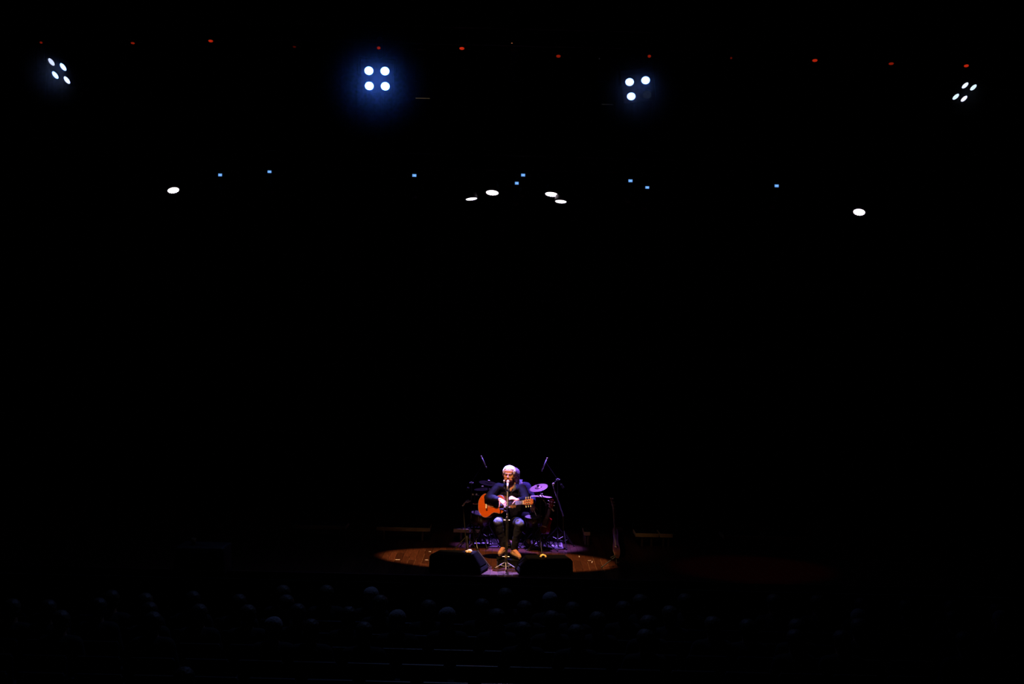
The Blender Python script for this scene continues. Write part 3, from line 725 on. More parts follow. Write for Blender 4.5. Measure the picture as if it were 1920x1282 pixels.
# --- the percussionist
def drummer():
    t = T('person', 'percussionist in a blue shirt sitting behind the singer, head half hidden', 'person', (.25, 2.0, 0))
    D = 22.42
    HM = Matrix.Translation(at(963.8, 893.0, D - .12)) @ Matrix.Rotation(math.radians(-14), 4, 'Z') @ Matrix.Rotation(math.radians(-4), 4, 'Y') @ Matrix.Rotation(math.radians(12), 4, 'X')
    nk = at(970, 906, D)
    shR, shL = at(952, 917, D), at(987.5, 912, D)
    elR, elL = at(942, 940, D - .06), at(998, 933, D - .10)
    wrR, wrL = at(958, 944, D - .40), at(1000, 948, D - .36)
    hip = at(975, 962, D + .1)
    knR, knL = at(955, 972, D - .36), at(996, 972, D - .30)
    anR, anL = at(957, 1013, D - .36), at(990, 1013, D - .30)
    b = B(); head_shapes(b, HM, 1.0)
    b.chain([(mid(HM.translation, nk, .5), .05), (nk, .056), (at(974, 930, D), .11), (hip, .12)])
    b.chain([(nk, .05), (shR, .045), (elR, .036), (wrR, .027)]); b.chain([(nk, .05), (shL, .045), (elL, .036), (wrL, .027)])
    b.chain([(hip, .1), (knR, .05), (anR, .036), (anR + V((0, -.16, -.02)), .032)]); b.chain([(hip, .1), (knL, .05), (anL, .036), (anL + V((.02, -.16, -.02)), .032)])
    hand(b, wrR, V((.1, -1, -.35)), V((0, -.3, 1)), (.7, .8, .8, .9), 1); hand(b, wrL, V((-.1, -1, -.35)), V((0, -.3, 1)), (.7, .8, .8, .9), -1)
    fuse('body', b, M_skin2, t, .006, 3)
    face_bits(t, HM, 1.0, M_brow, M_lips)
    hair_cap(t, HM, 1.02, M_darkhair, .006, long=1)
    b = B()
    b.ball(at(971, 924, D + .02), (.19, .12, .17), sub=3); b.ball(at(975, 948, D + .06), (.17, .13, .19), sub=3)
    b.chain([(at(971, 913, D), .070), (shR, .068), (mid(shR, elR, .5), .064), (elR, .056), (mid(elR, wrR, .8), .042)])
    b.chain([(at(971, 913, D), .070), (shL, .072), (mid(shL, elL, .5), .066), (elL, .056), (mid(elL, wrL, .8), .042)])
    fuse('shirt', b, M_blueshirt, t, .009, 4, noise_amp=.010, noise_scale=12)
    pts = [at(970.5, 898.0, D - .12), at(980, 899, D - .09), at(978, 906, D - .15), at(973.5, 910, D - .17)]
    bb = B(); bb.b.faces.new([bb.b.verts.new(p) for p in pts]); c = O('collar', bb, mat('pale_blue_collar', (.13, .13, .22), .7), t); c.modifiers.new('s', 'SOLIDIFY').thickness = .006
    b = B(); b.ball(hip, (.18, .14, .11), sub=3)
    for kn, an in ((knR, anR), (knL, anL)):
        b.chain([(hip, .095), (kn, .072), (mid(kn, an, .5), .06), (mid(kn, an, .93), .052)])
    fuse('trousers', b, M_shirt, t, .009, 3, noise_amp=.006)
    for an in (anR, anL):
        a = an + V((0, 0, -.03)); fuse('shoe', B().chain([(a + V((0, .04, 0)), .04), (a + V((.005, -.09, -.01)), .042), (a + V((.01, -.18, -.016)), .034)]), M_black, t, .007, 3)
    for w, d_ in ((wrR, (-.1, -.9, -.35)), (wrL, (.15, -.8, -.25))):
        dd = V(d_).normalized(); h = w + V((0, -.075, -.035))
        s = T('drumstick', 'pale drumstick in the percussionist\'s ' + ('hand nearer the singer' if w is wrR else 'hand nearer the cymbals'), 'drumstick', h)
        O('shaft', B().cyl(h - dd * .10, h + dd * .24, .0075, .006, 10), M_bone, s)
        O('tip', B().ball(h + dd * .245, .0085), M_bone, s)
drummer()

# ------------------------------------------------------------------ seats and footrest
tl = T('stool', 'round black stool under the singer', 'stool', (0.0, .28, 0))
sx, sy = at(956, 985, 20.66).x, .28
O('seat', B().cyl((sx, sy, .46), (sx, sy, .505), .19, .19, 28), M_case, tl)
for k in range(4):
    a = PI / 4 + k * PI / 2
    O('leg', B().cyl((sx + .12 * math.cos(a), sy + .12 * math.sin(a), .46), (sx + .19 * math.cos(a), sy + .19 * math.sin(a), 0), .012, .012), M_stand, tl)
rg = B(); prev = None
for k in range(25):
    a = k * PI / 12; p = V((sx + .163 * math.cos(a), sy + .163 * math.sin(a), .2))
    if prev: rg.cyl(prev, p, .008, seg=8)
    prev = p
O('foot_ring', rg, M_chrome, tl)
ft = T('footstool', 'low black footrest under the singer\'s tan shoes', 'footstool', (.0, -.16, 0))
fx0, fx1 = gnd(931, 1060).x, gnd(997, 1060).x; fy = -.20; ftz = .108
for k in range(4):
    O('slat', B().box(((fx0 + fx1) / 2, fy - .105 + k * .07, ftz - .009), (fx1 - fx0, .062, .018), bevel=.003), mat('footrest_black', (0.0015, 0.0015, 0.0015), .9, spec=.1), ft)
O('apron', B().box(((fx0 + fx1) / 2, fy - .125, ftz - .05), (fx1 - fx0 - .03, .014, .062)).box(((fx0 + fx1) / 2, fy + .125, ftz - .05), (fx1 - fx0 - .03, .014, .062)), mat('footrest_black', (0.0015, 0.0015, 0.0015), .9, spec=.1), ft)
for sx_ in (fx0 + .012, fx1 - .012):
    for sy_ in (fy - .122, fy + .122):
        O('leg', B().cyl((sx_, sy_, ftz - .018), (sx_, sy_, 0), .010, .010, 8), M_standp, ft)
st2 = T('stool', 'low drum throne hidden behind the singer under the percussionist', 'stool', (.27, 2.12, 0))
hx_ = at(975, 970, 22.52).x
O('seat', B().cyl((hx_, 2.12, .33), (hx_, 2.12, .40), .17, .17, 24), M_black, st2)
O('post', B().cyl((hx_, 2.12, .1), (hx_, 2.12, .33), .02), M_chrome, st2)
for k in range(3):
    a = .4 + k * 2 * PI / 3
    O('leg', B().cyl((hx_, 2.12, .2), (hx_ + .22 * math.cos(a), 2.12 + .22 * math.sin(a), .008), .009), M_chrome, st2)

# ------------------------------------------------------------------ microphone stands
def tripod(t, base, hub, r, m, angs, leg='leg', rad=.009, brace=True):
    base = V(base)
    for a in angs:
        a = math.radians(a); foot = base + V((r * math.cos(a), r * math.sin(a), .008))
        lg = O(leg, B().cyl(base + V((0, 0, hub)), foot, rad, rad * .9, 10), m, t)
        O('foot', B().ball(foot + V((0, 0, .004)), (.014, .014, .012)), M_black, lg)
        if brace: O('brace', B().cyl(base + V((0, 0, hub * .35)), base + V((r * .5 * math.cos(a), r * .5 * math.sin(a), hub * .52)), rad * .5, seg=6), m, lg)
def vocal_mic(t, p, d, mb=M_case, mg=M_chrome, s=1.0):
    """p = centre of the grille, d = axis away from the grille"""
    p = V(p); d = V(d).normalized()
    O('handle', B().cyl(p + d * .02 * s, p + d * .15 * s, .020 * s, .012 * s, 16), mb, t, True)
    g = O('grille', B().ball(p, .026 * s, sub=3), mg, t, True)
    O('band', B().cyl(p + d * .016 * s, p + d * .026 * s, .0255 * s, .024 * s, 16), mg, g)
mb_ = gnd(948, 1067); MB = V((mb_.x, mb_.y, 0)); MT = at(952.0, 910.5, MB.y + 20.4)
ms = T('microphone_stand', 'straight microphone stand with spread tripod legs in front of the singer', 'microphone stand', MB)
tripod(ms, MB, .105, .155, M_nickel, (-88, 6, 174), rad=.007)
px_ = MB.x
O('lower_pole', B().cyl((MB.x, MB.y, .03), (MB.x, MB.y, .72), .0125, .0125, 14), M_stand, ms)
O('upper_pole', B().cyl((MB.x, MB.y, .70), (MB.x, MB.y, 1.20), .0075, .0075, 12), M_nickel, ms)
O('hub', B().cyl((MB.x, MB.y, .085), (MB.x, MB.y, .14), .022, .018, 14), M_stand, ms)
cl = O('clutch', B().cyl((MB.x, MB.y, .66), (MB.x, MB.y, .73), .020, .017, 16), M_stand, ms)
O('clutch_knob', B().cyl((MB.x - .045, MB.y - .005, .69), (MB.x + .045, MB.y - .005, .69), .007, .007, 10), M_brass, cl)
O('leg_collar', B().cyl((MB.x - .05, MB.y, .178), (MB.x + .05, MB.y, .178), .006, .006, 10).cyl((MB.x, MB.y, .16), (MB.x, MB.y, .20), .018, .018), M_brass, ms)
O('cable', B().tube([(MB.x + .012, MB.y - .008, 1.10), (MB.x + .020, MB.y - .012, .95), (MB.x + .016, MB.y - .013, .78), (MB.x + .020, MB.y - .02, .60), (MB.x + .018, MB.y - .02, .12), (MB.x + .05, MB.y - .10, .008), (MB.x + .20, MB.y - .06, .008), (MB.x + .5, MB.y + .1, .008)], .004, 6), M_case, ms)
vm = T('vocal_microphone', 'silver-headed vocal microphone at the singer\'s mouth', 'microphone', (MB.x, MB.y, 1.2))
dd = V((-.05, -.35, -1))
gp = at(952.3, 902.5, MB.y + 20.4 + .035)
vocal_mic(vm, gp, dd, M_nickel, M_mesh, .76)
O('clip', B().cyl(gp + V(dd).normalized() * .09 + V((0, .0, -.012)), (MB.x, MB.y, 1.195), .014, .009, 12), M_case, vm)
vm2 = T('vocal_microphone', 'second small black microphone just left of the silver-headed one', 'microphone', at(945.5, 903, MB.y + 20.4))
gp2 = at(945.2, 901.2, MB.y + 20.4 + .02)
vocal_mic(vm2, gp2, V((.05, -.15, -1)), M_case, M_mesh, .42)
O('clip', B().tube([gp2 + V((.004, -.015, -.10)), V((MB.x - .02, MB.y, gp2.z - .15)), V((MB.x, MB.y, gp2.z - .16))], .006, 8), M_case, vm2)
gm = T('instrument_microphone', 'slim silver microphone on a short arm aimed at the guitar', 'microphone', at(944, 953, 19.95))
dz = MB.y + 20.4 - .03
O('barrel', B().cyl(at(936.5, 954.3, dz), at(944.5, 954.0, dz), .0075, .0095, 12), M_chrome, gm)
O('arm', B().cyl(at(944.5, 950.7, dz), at(957, 951, dz + .01), .0065, .0065, 10).cyl(at(944.5, 954, dz), at(945, 950.7, dz), .005), M_standp, gm)
O('clamp', B().box(at(950.5, 950.7, dz + .02), (.035, .05, .045), bevel=.006), M_case, gm)
O('counter_knob', B().cyl(at(945.5, 957.5, dz), at(950.5, 957.8, dz), .006, .006), M_stand, gm)

# ------------------------------------------------------------------ wedge monitors and towels
def wedge(c0, c1, depth, h, top, lab, flip, skew):
    """c0..c1: front bottom corners (world xy), slanted grille at the flip side"""
    a, b_ = V(c0), V(c1); ux = (b_ - a); W = ux.length; ux.normalize(); uy = V((-ux.y, ux.x, 0))
    Rm = Matrix((ux, uy, V((0, 0, 1)))).transposed()
    M = Matrix.Translation(a) @ Rm.to_4x4() @ Matrix(((1, skew, 0, 0), (0, 1, 0, 0), (0, 0, 1, 0), (0, 0, 0, 1)))
    s0, s1 = top
    poly = [(.012, 0), (0, .03), (0.004, h - .03), (.03, h), (s1, h), (W - .015, .075), (W, .04), (W - .012, 0)]
    if flip: poly = [(W - x, z) for x, z in poly]
    t = T('wedge_monitor', lab, 'loudspeaker', (a + b_) / 2 + uy * depth / 2, group='floor wedge monitors')
    O('cabinet', B().prism(poly, M @ Matrix.Translation((0, .02, 0)), depth - .04), M_wedge, t)
    for y in (0, depth - .022):
        O('side_panel', B().prism([(x, z) for x, z in poly], M @ Matrix.Translation((0, y, 0)), .022), M_wedge, t)
    # grille on the slope
    p0, p1 = (s1 + .02, h - .012), (W - .03, .095)
    if flip: p0, p1 = (W - p0[0], p0[1]), (W - p1[0], p1[1])
    nrm = V((p1[1] - p0[1], 0, -(p1[0] - p0[0]))).normalized(); nrm = nrm if nrm.z > 0 else -nrm
    g = B(); o = V((nrm.x, nrm.z)) * .012
    pl = [(p0[0], p0[1]), (p1[0], p1[1]), (p1[0] + o.x, p1[1] + o.y), (p0[0] + o.x, p0[1] + o.y)]
    g.prism(pl, M @ Matrix.Translation((0, .03, 0)), depth - .06)
    O('grille', g, M_grille, t)
    if not flip:  # added bar imitating light caught on the far slope edge
        O('lit_edge_bar', B().cyl(M @ V((p0[0], depth + .004, p0[1] + .014)), M @ V((p1[0] + .05, depth + .004, p1[1] - .055)), .009, seg=8), M_standp, t)
    hd = W * .5
    O('handle', B().tube([M @ V((hd - .07, -.004, h * .62)), M @ V((hd - .06, -.020, h * .62)), M @ V((hd + .06, -.020, h * .62)), M @ V((hd + .07, -.004, h * .62))], .007), M_wedge, t)
    for xx in (.08, W - .08):
        O('rubber_foot', B().cyl(M @ V((xx, .06, 0.004)), M @ V((xx, .06, -.004)), .02).cyl(M @ V((xx, depth - .06, 0.004)), M @ V((xx, depth - .06, -.004)), .02), M_black, t)
    return M
lw0, lw1 = gnd(804, 1074), gnd(901, 1077)
WL = wedge(lw0, lw1, .40, .262, (.03, .53), 'black wedge monitor to the left of the microphone, sloping to the right', False, .22)
rw0, rw1 = gnd(975, 1078), gnd(1074, 1077)
WR = wedge(rw0, rw1, .40, .212, (.03, .59), 'black wedge monitor to the right of the microphone, sloping to the left', True, .0)
def towel(c, lab, blobs):
    b = B()
    for (dx, dy, dz_), r in blobs: b.ball(V(c) + V((dx, dy, dz_)), r, sub=3)
    o = fuse('towel', b, M_towel, None, .005, 2, noise_amp=.006, noise_scale=40)
    return tag(o, lab, 'towel')
tc = at(879, 1033.2, 20.0); tc.y = lw0.y + .25; 
tz = .262
c = V((at(879.0, 1033, lw0.y + 20.65).x, lw0.y + .20, tz))
towel(c, 'crumpled cream towel on the left wedge monitor', [((-.022, 0, .016), (.026, .04, .019)), ((.012, .0, .022), (.03, .045, .025)), ((.030, .01, .016), (.016, .03, .018)), ((0, -.01, .01), (.044, .04, .013))])
c = V((at(1018.8, 1037, rw0.y + 20.6).x, rw0.y + .22, .212))
towel(c, 'twisted cream cloth arched on the right wedge monitor', [((-.034, 0, .014), (.016, .02, .014)), ((-.022, 0, .034), (.015, .02, .012)), ((-.006, 0, .042), (.018, .02, .011)), ((.012, 0, .036), (.017, .02, .011)), ((.028, 0, .026), (.015, .02, .012)), ((.036, 0, .012), (.014, .02, .012))])

# ------------------------------------------------------------------ white tape marks
def tape(px, py, w, l, ang, lab):
    p = gnd(px, py)
    o = O('tape_mark', B().box((p.x, p.y, .0012), (w, l, .0015), R=Matrix.Rotation(ang, 3, 'Z')), M_tape)
    tag(o, lab, 'tape mark')
tape(745.5, 1049, .065, .024, 0, 'faded white tape strip on the boards far left of the left wedge')
tape(800.5, 1049.5, .05, .026, 0, 'bright white tape strip touching the left wedge monitor')
tape(806, 1034, .035, .02, 0, 'small white tape strip above the corner of the left wedge')
tape(1105, 1050.5, .045, .012, .05, 'crosswise white tape scrap right of the right wedge')
tape(1110, 1053.5, .010, .16, -.12, 'thin lengthwise white tape scrap right of the right wedge')
tape(1086, 1043, .008, .12, 0.0, 'short upright tape scrap near the right wedge')

# ------------------------------------------------------------------ percussion set
ry0 = gnd(960, 1027.5).y; ry1 = ry0 + 1.55; rx0, rx1 = gnd(884, 1020).x, gnd(1057, 1029).x
rg_ = T('percussion_rug', 'dark rug under the cymbals and percussion behind the singer', 'rug', ((rx0 + rx1) / 2, (ry0 + ry1) / 2, 0))
O('rug_pile', B().box(((rx0 + rx1) / 2, (ry0 + ry1) / 2, .006), (rx1 - rx0, ry1 - ry0, .012), bevel=.003), M_rug, rg_)
O('rug_edge_shine_strip', B().box(((rx0 + rx1) / 2, ry0 + .02, .0135), (rx1 - rx0 - .02, .025, .003)).box((rx1 - .02, (ry0 + ry1) / 2, .0135), (.025, ry1 - ry0 - .02, .003)), mat('rug_edge_shine', (.22, .16, .24), .6), rg_)  # violet shine on two rug edges painted as pale strips
def cymbal(px, py, d, r, tx, ty, m, lab, stand_to=None, bend=None, wing=M_bone, lean=0.0):
    c = at(px, py, d)
    R = Matrix.Rotation(math.radians(tx), 4, 'X') @ Matrix.Rotation(math.radians(ty), 4, 'Y')
    t = T('cymbal', lab, 'cymbal', c)
    prof = [(.008, .026), (.02, .025), (.035, .019), (.045, .010), (.05, .008)] + [(r * q, .008 - .010 * (q - .25)) for q in (.3, .45, .6, .75, .9, 1.0)] + [(r, -.0012), (r * .6, .002), (.05, .0055), (.02, .022), (.008, .024)]
    O('bow', B().lathe(prof, Matrix.Translation(c) @ R, 48), m, t, True)
    M = Matrix.Translation(c) @ R
    O('felt', B().cyl(M @ V((0, 0, .024)), M @ V((0, 0, .034)), .013), M_black, t)
    s = T('cymbal_stand', 'stand carrying the ' + lab.split(' cymbal')[0] + ' cymbal', 'cymbal stand', (c.x, c.y, 0))
    nut = O('wing_nut', B().box(M @ V((0, 0, .045)), (.036, .012, .016), R=R.to_3x3(), bevel=.004), wing, s)
    top = M @ V((0, 0, -.03)); O('tilter', B().cyl(M @ V((0, 0, .05)), top, .005).ball(top, .014), M_stand, s)
    base = V((bend or c.x, c.y + lean, 0))
    if bend:
        el = V((bend, c.y + lean, c.z - .26)); O('boom_arm', B().cyl(top + (top - el) * .3, el, .006).ball(el, .018), M_standp, s)
        O('upper_tube', B().cyl(el, (base.x, base.y, .4), .009), M_stand, s)
    else:
        O('upper_tube', B().cyl(top, (base.x, base.y, .4), .009), M_stand, s)
    O('lower_tube', B().cyl((base.x, base.y, .42), (base.x, base.y, .08), .014), M_stand, s)
    O('tube_clamp', B().cyl((base.x, base.y, .40), (base.x, base.y, .44), .02).box((base.x + .022, base.y - .01, .42), (.022, .012, .012)), M_chrome, s)
    tripod(s, base, .34, .22, M_stand, (-80, 40, 160))
    return c
cymbal(1010, 914.5, 21.9, .145, 17, -14, M_cymbal, 'tilted violet-lit crash cymbal behind the guitar headstock', bend=at(1024, 940, 22.0).x, wing=M_black)
cymbal(1015, 931, 22.05, .165, -2, 2, M_cymbal2, 'flat bright ride cymbal just under the tilted crash')
cymbal(916, 906, 22.2, .150, 8, 8, M_cymbald, 'dark cymbal in shadow to the left of the singer\'s shoulder')
cymbal(905, 917, 22.5, .135, 3, -4, M_cymbald, 'second dark cymbal, lower and further left of the singer')
# brackets with two bright wing nuts, and a bar of hanging chimes
def chimes():
    D = 21.85; c = at(890, 928, D); base = V((c.x, c.y, 0))
    t = T('chime_stand', 'chrome stand with two bright wing nuts left of the guitar', 'percussion stand', base)
    O('pole', B().cyl(base + V((0, 0, .05)), (c.x, c.y, c.z + .03), .009), M_stand, t)
    O('lower_tube', B().cyl(base + V((0, 0, .05)), base + V((0, 0, .42)), .014), M_stand, t)
    bar = O('cross_bar', B().cyl(at(884, 928.5, D), at(899, 928.5, D), .007), M_stand, t)
    for x in (886.8, 893.2):
        O('wing_nut', B().ball(at(x, 926.5, D - .02), (.016, .012, .013), sub=2), M_bone, bar)
    tripod(t, base, .30, .20, M_stand, (-70, 50, 170))
    ch = T('bar_chimes', 'thin metal bar chimes hanging between the small microphone and the guitar', 'chimes', at(896, 952, D))
    O('wooden_bar', B().box(at(893.5, 944, D - .05), (.12, .022, .02), bevel=.004), M_redd, ch)
    for k in range(12):
        p = at(887.5 + k * 1.08, 945.5, D - .05)
        O('chime_tube', B().cyl(p, p + V((0, 0, -.14 - .02 * k)), .0032, seg=8), M_chrome, ch)
    O('bracket', B().tube([at(893.5, 943, D - .05), at(890, 938, D - .02), at(890, 934, D)], .006), M_stand, ch)
chimes()
# hand drums either side, in the dark
def drum(px, py, d, r, h, lab, tilt=0):
    c = at(px, py, d)
    t = T('drum', lab, 'drum', c); M = Matrix.Translation(c) @ Matrix.Rotation(math.radians(tilt), 4, 'Y') @ Matrix.Rotation(math.radians(8), 4, 'X')
    O('shell', B().lathe([(r * .97, 0), (r, -.01), (r * .92, -h), (r * .9, -h), (r * .9, -h + .004), (.001, -h + .004)], M, 36), M_drum, t, True)
    O('head', B().lathe([(.001, .001), (r * .5, .001), (r * .975, 0)], M, 36), M_skinh, t, True)
    O('hoop', B().lathe([(r * 1.0, .008), (r * 1.035, .008), (r * 1.035, -.012), (r * 1.0, -.012), (r * 1.0, .008)], M, 36), M_stand, t, True)
    for k in range(6):
        a = k * PI / 3 + .3
        O('lug', B().cyl(M @ V((r * 1.03 * math.cos(a), r * 1.03 * math.sin(a), -.005)), M @ V((r * 1.0 * math.cos(a), r * 1.0 * math.sin(a), -h * .55)), .005, seg=8), M_standp, t)
    s = T('drum_stand', 'folding stand under the ' + lab, 'drum stand', (c.x, c.y, 0))
    b0 = M @ V((0, 0, -h)); O('post', B().cyl(b0, (c.x, c.y, .08), .012), M_stand, s)
    tripod(s, (c.x, c.y, 0), .26, .20, M_stand, (-60, 60, 180), brace=False)
drum(903, 962, 21.9, .16, .16, 'dark snare drum low behind the guitar body', 4)
drum(1001, 968, 22.0, .14, .14, 'dark shallow drum right of the singer\'s knee', -4)
# foot pedals, clamps and cable scraps that glint along the front of the rug
def pedal(px, py, lab, rot=0):
    p = gnd(px, py); t = T('pedal', lab, 'pedal', p + V((0, 0, .013)))
    R = Matrix.Rotation(rot, 3, 'Z'); z = V((0, 0, .013))
    O('base_plate', B().box(p + z + V((0, 0, .006)), (.09, .22, .012), R=R, bevel=.003), M_standp, t)
    O('foot_board', B().box(p + z + V((0, .01, .045)), (.075, .20, .012), R=R @ Matrix.Rotation(.25, 3, 'X'), bevel=.003), M_chrome, t)
    O('heel_block', B().box(p + z + R @ V((0, -.10, .018)), (.08, .04, .03), R=R, bevel=.005), M_chrome, t)
    O('frame', B().cyl(p + z + R @ V((-.035, .10, 0)), p + z + R @ V((-.035, .10, .14)), .006).cyl(p + z + R @ V((.035, .10, 0)), p + z + R @ V((.035, .10, .14)), .006).cyl(p + z + R @ V((-.04, .10, .135)), p + z + R @ V((.04, .10, .135)), .006), M_stand, t)
pedal(925, 1021, 'chrome pedal on the rug left of the singer\'s shins', .3)
pedal(980, 1021, 'chrome pedal on the rug right of the singer\'s shins', -.2)
pedal(1021, 1020, 'chrome pedal on the rug beneath the red small guitar', .1)
def glint(px, py, w, lab, m=M_paper):
    p = gnd(px, py); t = tag(O('cable_coil', B().lathe([(w - .006, .016), (w, .022), (w + .006, .016), (w, .010), (w - .006, .016)], Matrix.Translation(p), 20), m, None, True), lab, 'cable')
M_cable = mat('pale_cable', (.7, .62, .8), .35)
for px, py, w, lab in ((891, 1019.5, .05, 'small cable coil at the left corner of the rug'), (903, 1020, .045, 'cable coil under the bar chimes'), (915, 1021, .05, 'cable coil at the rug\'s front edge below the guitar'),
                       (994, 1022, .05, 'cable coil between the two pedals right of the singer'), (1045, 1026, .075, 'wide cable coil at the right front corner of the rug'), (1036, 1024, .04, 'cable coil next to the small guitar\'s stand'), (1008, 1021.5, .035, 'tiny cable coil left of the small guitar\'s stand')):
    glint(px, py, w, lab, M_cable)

# ------------------------------------------------------------------ pencil microphones on tall booms
def pencil(a, b_, d, lab):
    p, q = at(*a, d), at(*b_, d); t = T('pencil_microphone', lab, 'microphone', (p + q) / 2)
    u = (q - p)
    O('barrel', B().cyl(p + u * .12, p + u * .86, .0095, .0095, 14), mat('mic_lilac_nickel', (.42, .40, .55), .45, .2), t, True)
    O('capsule', B().cyl(p + u * .86, q, .0115, .010, 14), M_standp, t, True)
    O('cable_plug', B().cyl(p, p + u * .14, 0.008, .0115, 14), M_bone, t, True)
    return (p + q) / 2
def boom_stand(name, lab, base, piv, tip, tail, m=M_stand, legs=(-90, 30, 150), rad=.009):
    t = T(name, lab, 'microphone stand', base)
    O('pole', B().cyl(base + V((0, 0, .05)), piv, rad + .001), m, t)
    O('boom', B().cyl(tip, tail, .0065), m, t); O('pivot', B().ball(piv, .022).cyl(piv + V((-.03, 0, 0)), piv + V((.03, 0, 0)), .010), M_standp, t)
    O('counterweight', B().cyl(tail, tail + (tail - tip).normalized() * .07, .016), M_black, t)
    tripod(t, base, .30, .28, m, legs)
    return t
D = 22.1
c = pencil((902, 854), (912.5, 878), D, 'lilac-lit pencil microphone high at the left, tilting down to the right')
b0 = at(884, 905, D + .3); bx = V((b0.x, b0.y, 0))
boom_stand('boom_microphone_stand', 'tall dark boom stand holding the left high pencil microphone', bx, at(884, 905, D + .3), at(906, 869, D), at(878, 914, D + .4))
c = pencil((1026.5, 857.5), (1016, 883), D, 'lilac-lit pencil microphone high at the right, tilting down to the left')
b0 = at(1046, 899, D + .1); bx = V((b0.x + .02, b0.y, 0))
t = boom_stand('boom_microphone_stand', 'tall dark boom stand holding the right high pencil microphone', bx, at(1046, 899, D + .1), at(1024, 867, D), at(1052, 908, D + .12), m=M_stand)
# lower angled boom to the right of the cymbals
a0, a1 = at(1037, 911, 22.0), at(1056, 968, 22.0)
b0 = V((a1.x + .02, a1.y + .05, 0))
t = T('boom_microphone_stand', 'violet-lit slanting boom right of the cymbals', 'microphone stand', b0)
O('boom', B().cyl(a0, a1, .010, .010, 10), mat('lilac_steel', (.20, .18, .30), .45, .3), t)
O('joint', B().ball(at(1037.5, 907.5, 22.0), (.018, .018, .024)).cyl(a0, at(1037.5, 907.5, 22.0), .008), M_bone, t)
O('elbow_arm', B().cyl(at(1037.5, 907, 22.0), at(1045, 899, 22.05), .007), M_stand, t)
O('pole', B().cyl(a1, b0 + V((0, 0, .06)), .009), M_stand, t)
tripod(t, b0, .26, .22, M_stand, (-80, 40, 160))
# small condenser pair left of the guitar
D = 21.3
g0 = at(868.5, 949, D); gb = V((at(875, 1022, D + .1).x, g0.y + .05, 0))
t = T('small_microphone_stand', 'thin dark stand left of the guitar holding two small lilac microphones', 'microphone stand', gb)
O('pole', B().cyl(g0 + V((.0, 0, -.01)), gb + V((0, 0, .06)), .008), M_stand, t)
O('pivot', B().cyl(at(866.5, 948.5, D), at(870.5, 944.5, D), .012), M_bone, t)
O('arm', B().cyl(at(871, 944, D), at(876, 940, D), .007), M_stand, t)
tripod(t, gb, .25, .22, M_stand, (-80, 40, 160))
for a, b_, lab in (((870, 943.5), (878.5, 936.5), 'upper of two small lilac microphones left of the guitar'), ((874.5, 942), (883, 938), 'lower of two small lilac microphones left of the guitar')):
    p, q = at(*a, D - .02), at(*b_, D - .03); m_ = T('small_microphone', lab, 'microphone', (p + q) / 2, group='small microphones left of the guitar')
    O('barrel', B().cyl(p, p.lerp(q, .7), .010, .012, 12), MATS['mic_lilac_nickel'], m_, True); O('capsule', B().cyl(p.lerp(q, .7), q, .012, .009, 12), M_standp, m_, True)
# microphone on an angled arm across the cymbals, aimed at the small guitar
D = 21.6
p, q = at(1008, 926, D), at(1027, 946, D)
pm = T('boom_microphone_stand', 'thin angled boom crossing under the bright ride cymbal', 'microphone stand', V((p.x, p.y, 0)))
O('boom', B().cyl(p, q, .006), M_standp, pm); O('pivot', B().ball(at(1020, 937.5, D), .014), M_bone, pm)
O('pole', B().cyl(at(1014, 932.5, D), V((at(1014, 932, D).x, p.y, .06)), .008), M_stand, pm)
tripod(pm, V((at(1014, 932, D).x, p.y, 0)), .24, .2, M_stand, (-80, 40, 160))
m_ = T('small_microphone', 'small dark microphone at the end of the boom by the red small guitar', 'microphone', q)
O('barrel', B().cyl(at(1023.5, 948, D), at(1030, 953, D), .011), M_case, m_, True); O('capsule', B().cyl(at(1034.5, 953, D - .05), at(1038.5, 958.5, D - .05), .011, .012), M_bone, m_, True)

# ------------------------------------------------------------------ the two parked guitars
def guitar_stand(M, lab, base, h, L):
    t = T('guitar_stand', lab, 'guitar stand', base)
    O('upright', B().cyl(base + V((0, .02, .05)), base + V((0, .10, h)), .010), M_black, t)
    O('neck_fork', B().tube([base + V((-.04, .02, h + .02)), base + V((-.03, .08, h)), base + V((.03, .08, h)), base + V((.04, .02, h + .02))], .006), M_black, t)
    for s in (-1, 1):
        lg = O('leg', B().cyl(base + V((0, .03, .16)), base + V((s * .22, -.10, .010)), .009), M_black, t)
        O('foot', B().ball(base + V((s * .22, -.10, .012)), .013), M_black, lg)
        O('cradle_arm', B().tube([base + V((0, .03, .17)), base + V((s * .09, -.02, .14)), base + V((s * .09, -.12, .15))], .008), M_black, t)
    O('leg', B().cyl(base + V((0, .03, .16)), base + V((0, .26, .010)), .009), M_black, t)
# small four-string, upright, seen three-quarter
ca = at(1017.5, 1000, 21.75)
cg = T('small_guitar', 'small glossy red four-string guitar standing upright right of the singer', 'guitar', ca)
CM = Matrix.Translation(ca) @ Matrix.Rotation(math.radians(10), 4, 'Y') @ Matrix.Rotation(math.radians(-90), 4, 'Y') @ Matrix.Rotation(math.radians(-40), 4, 'X') @ Matrix.Rotation(math.radians(8), 4, 'Z')
make_guitar(cg, CM, L=.26, wide=.36, depth=.07, neck=.145, headl=.13, top=M_redd, side=M_red, hmat=M_red, bridge=M_ebony, pegs=2)
guitar_stand(None, 'small black stand under the red small guitar', V((ca.x + .01, ca.y + .02, 0)), .42, .3)
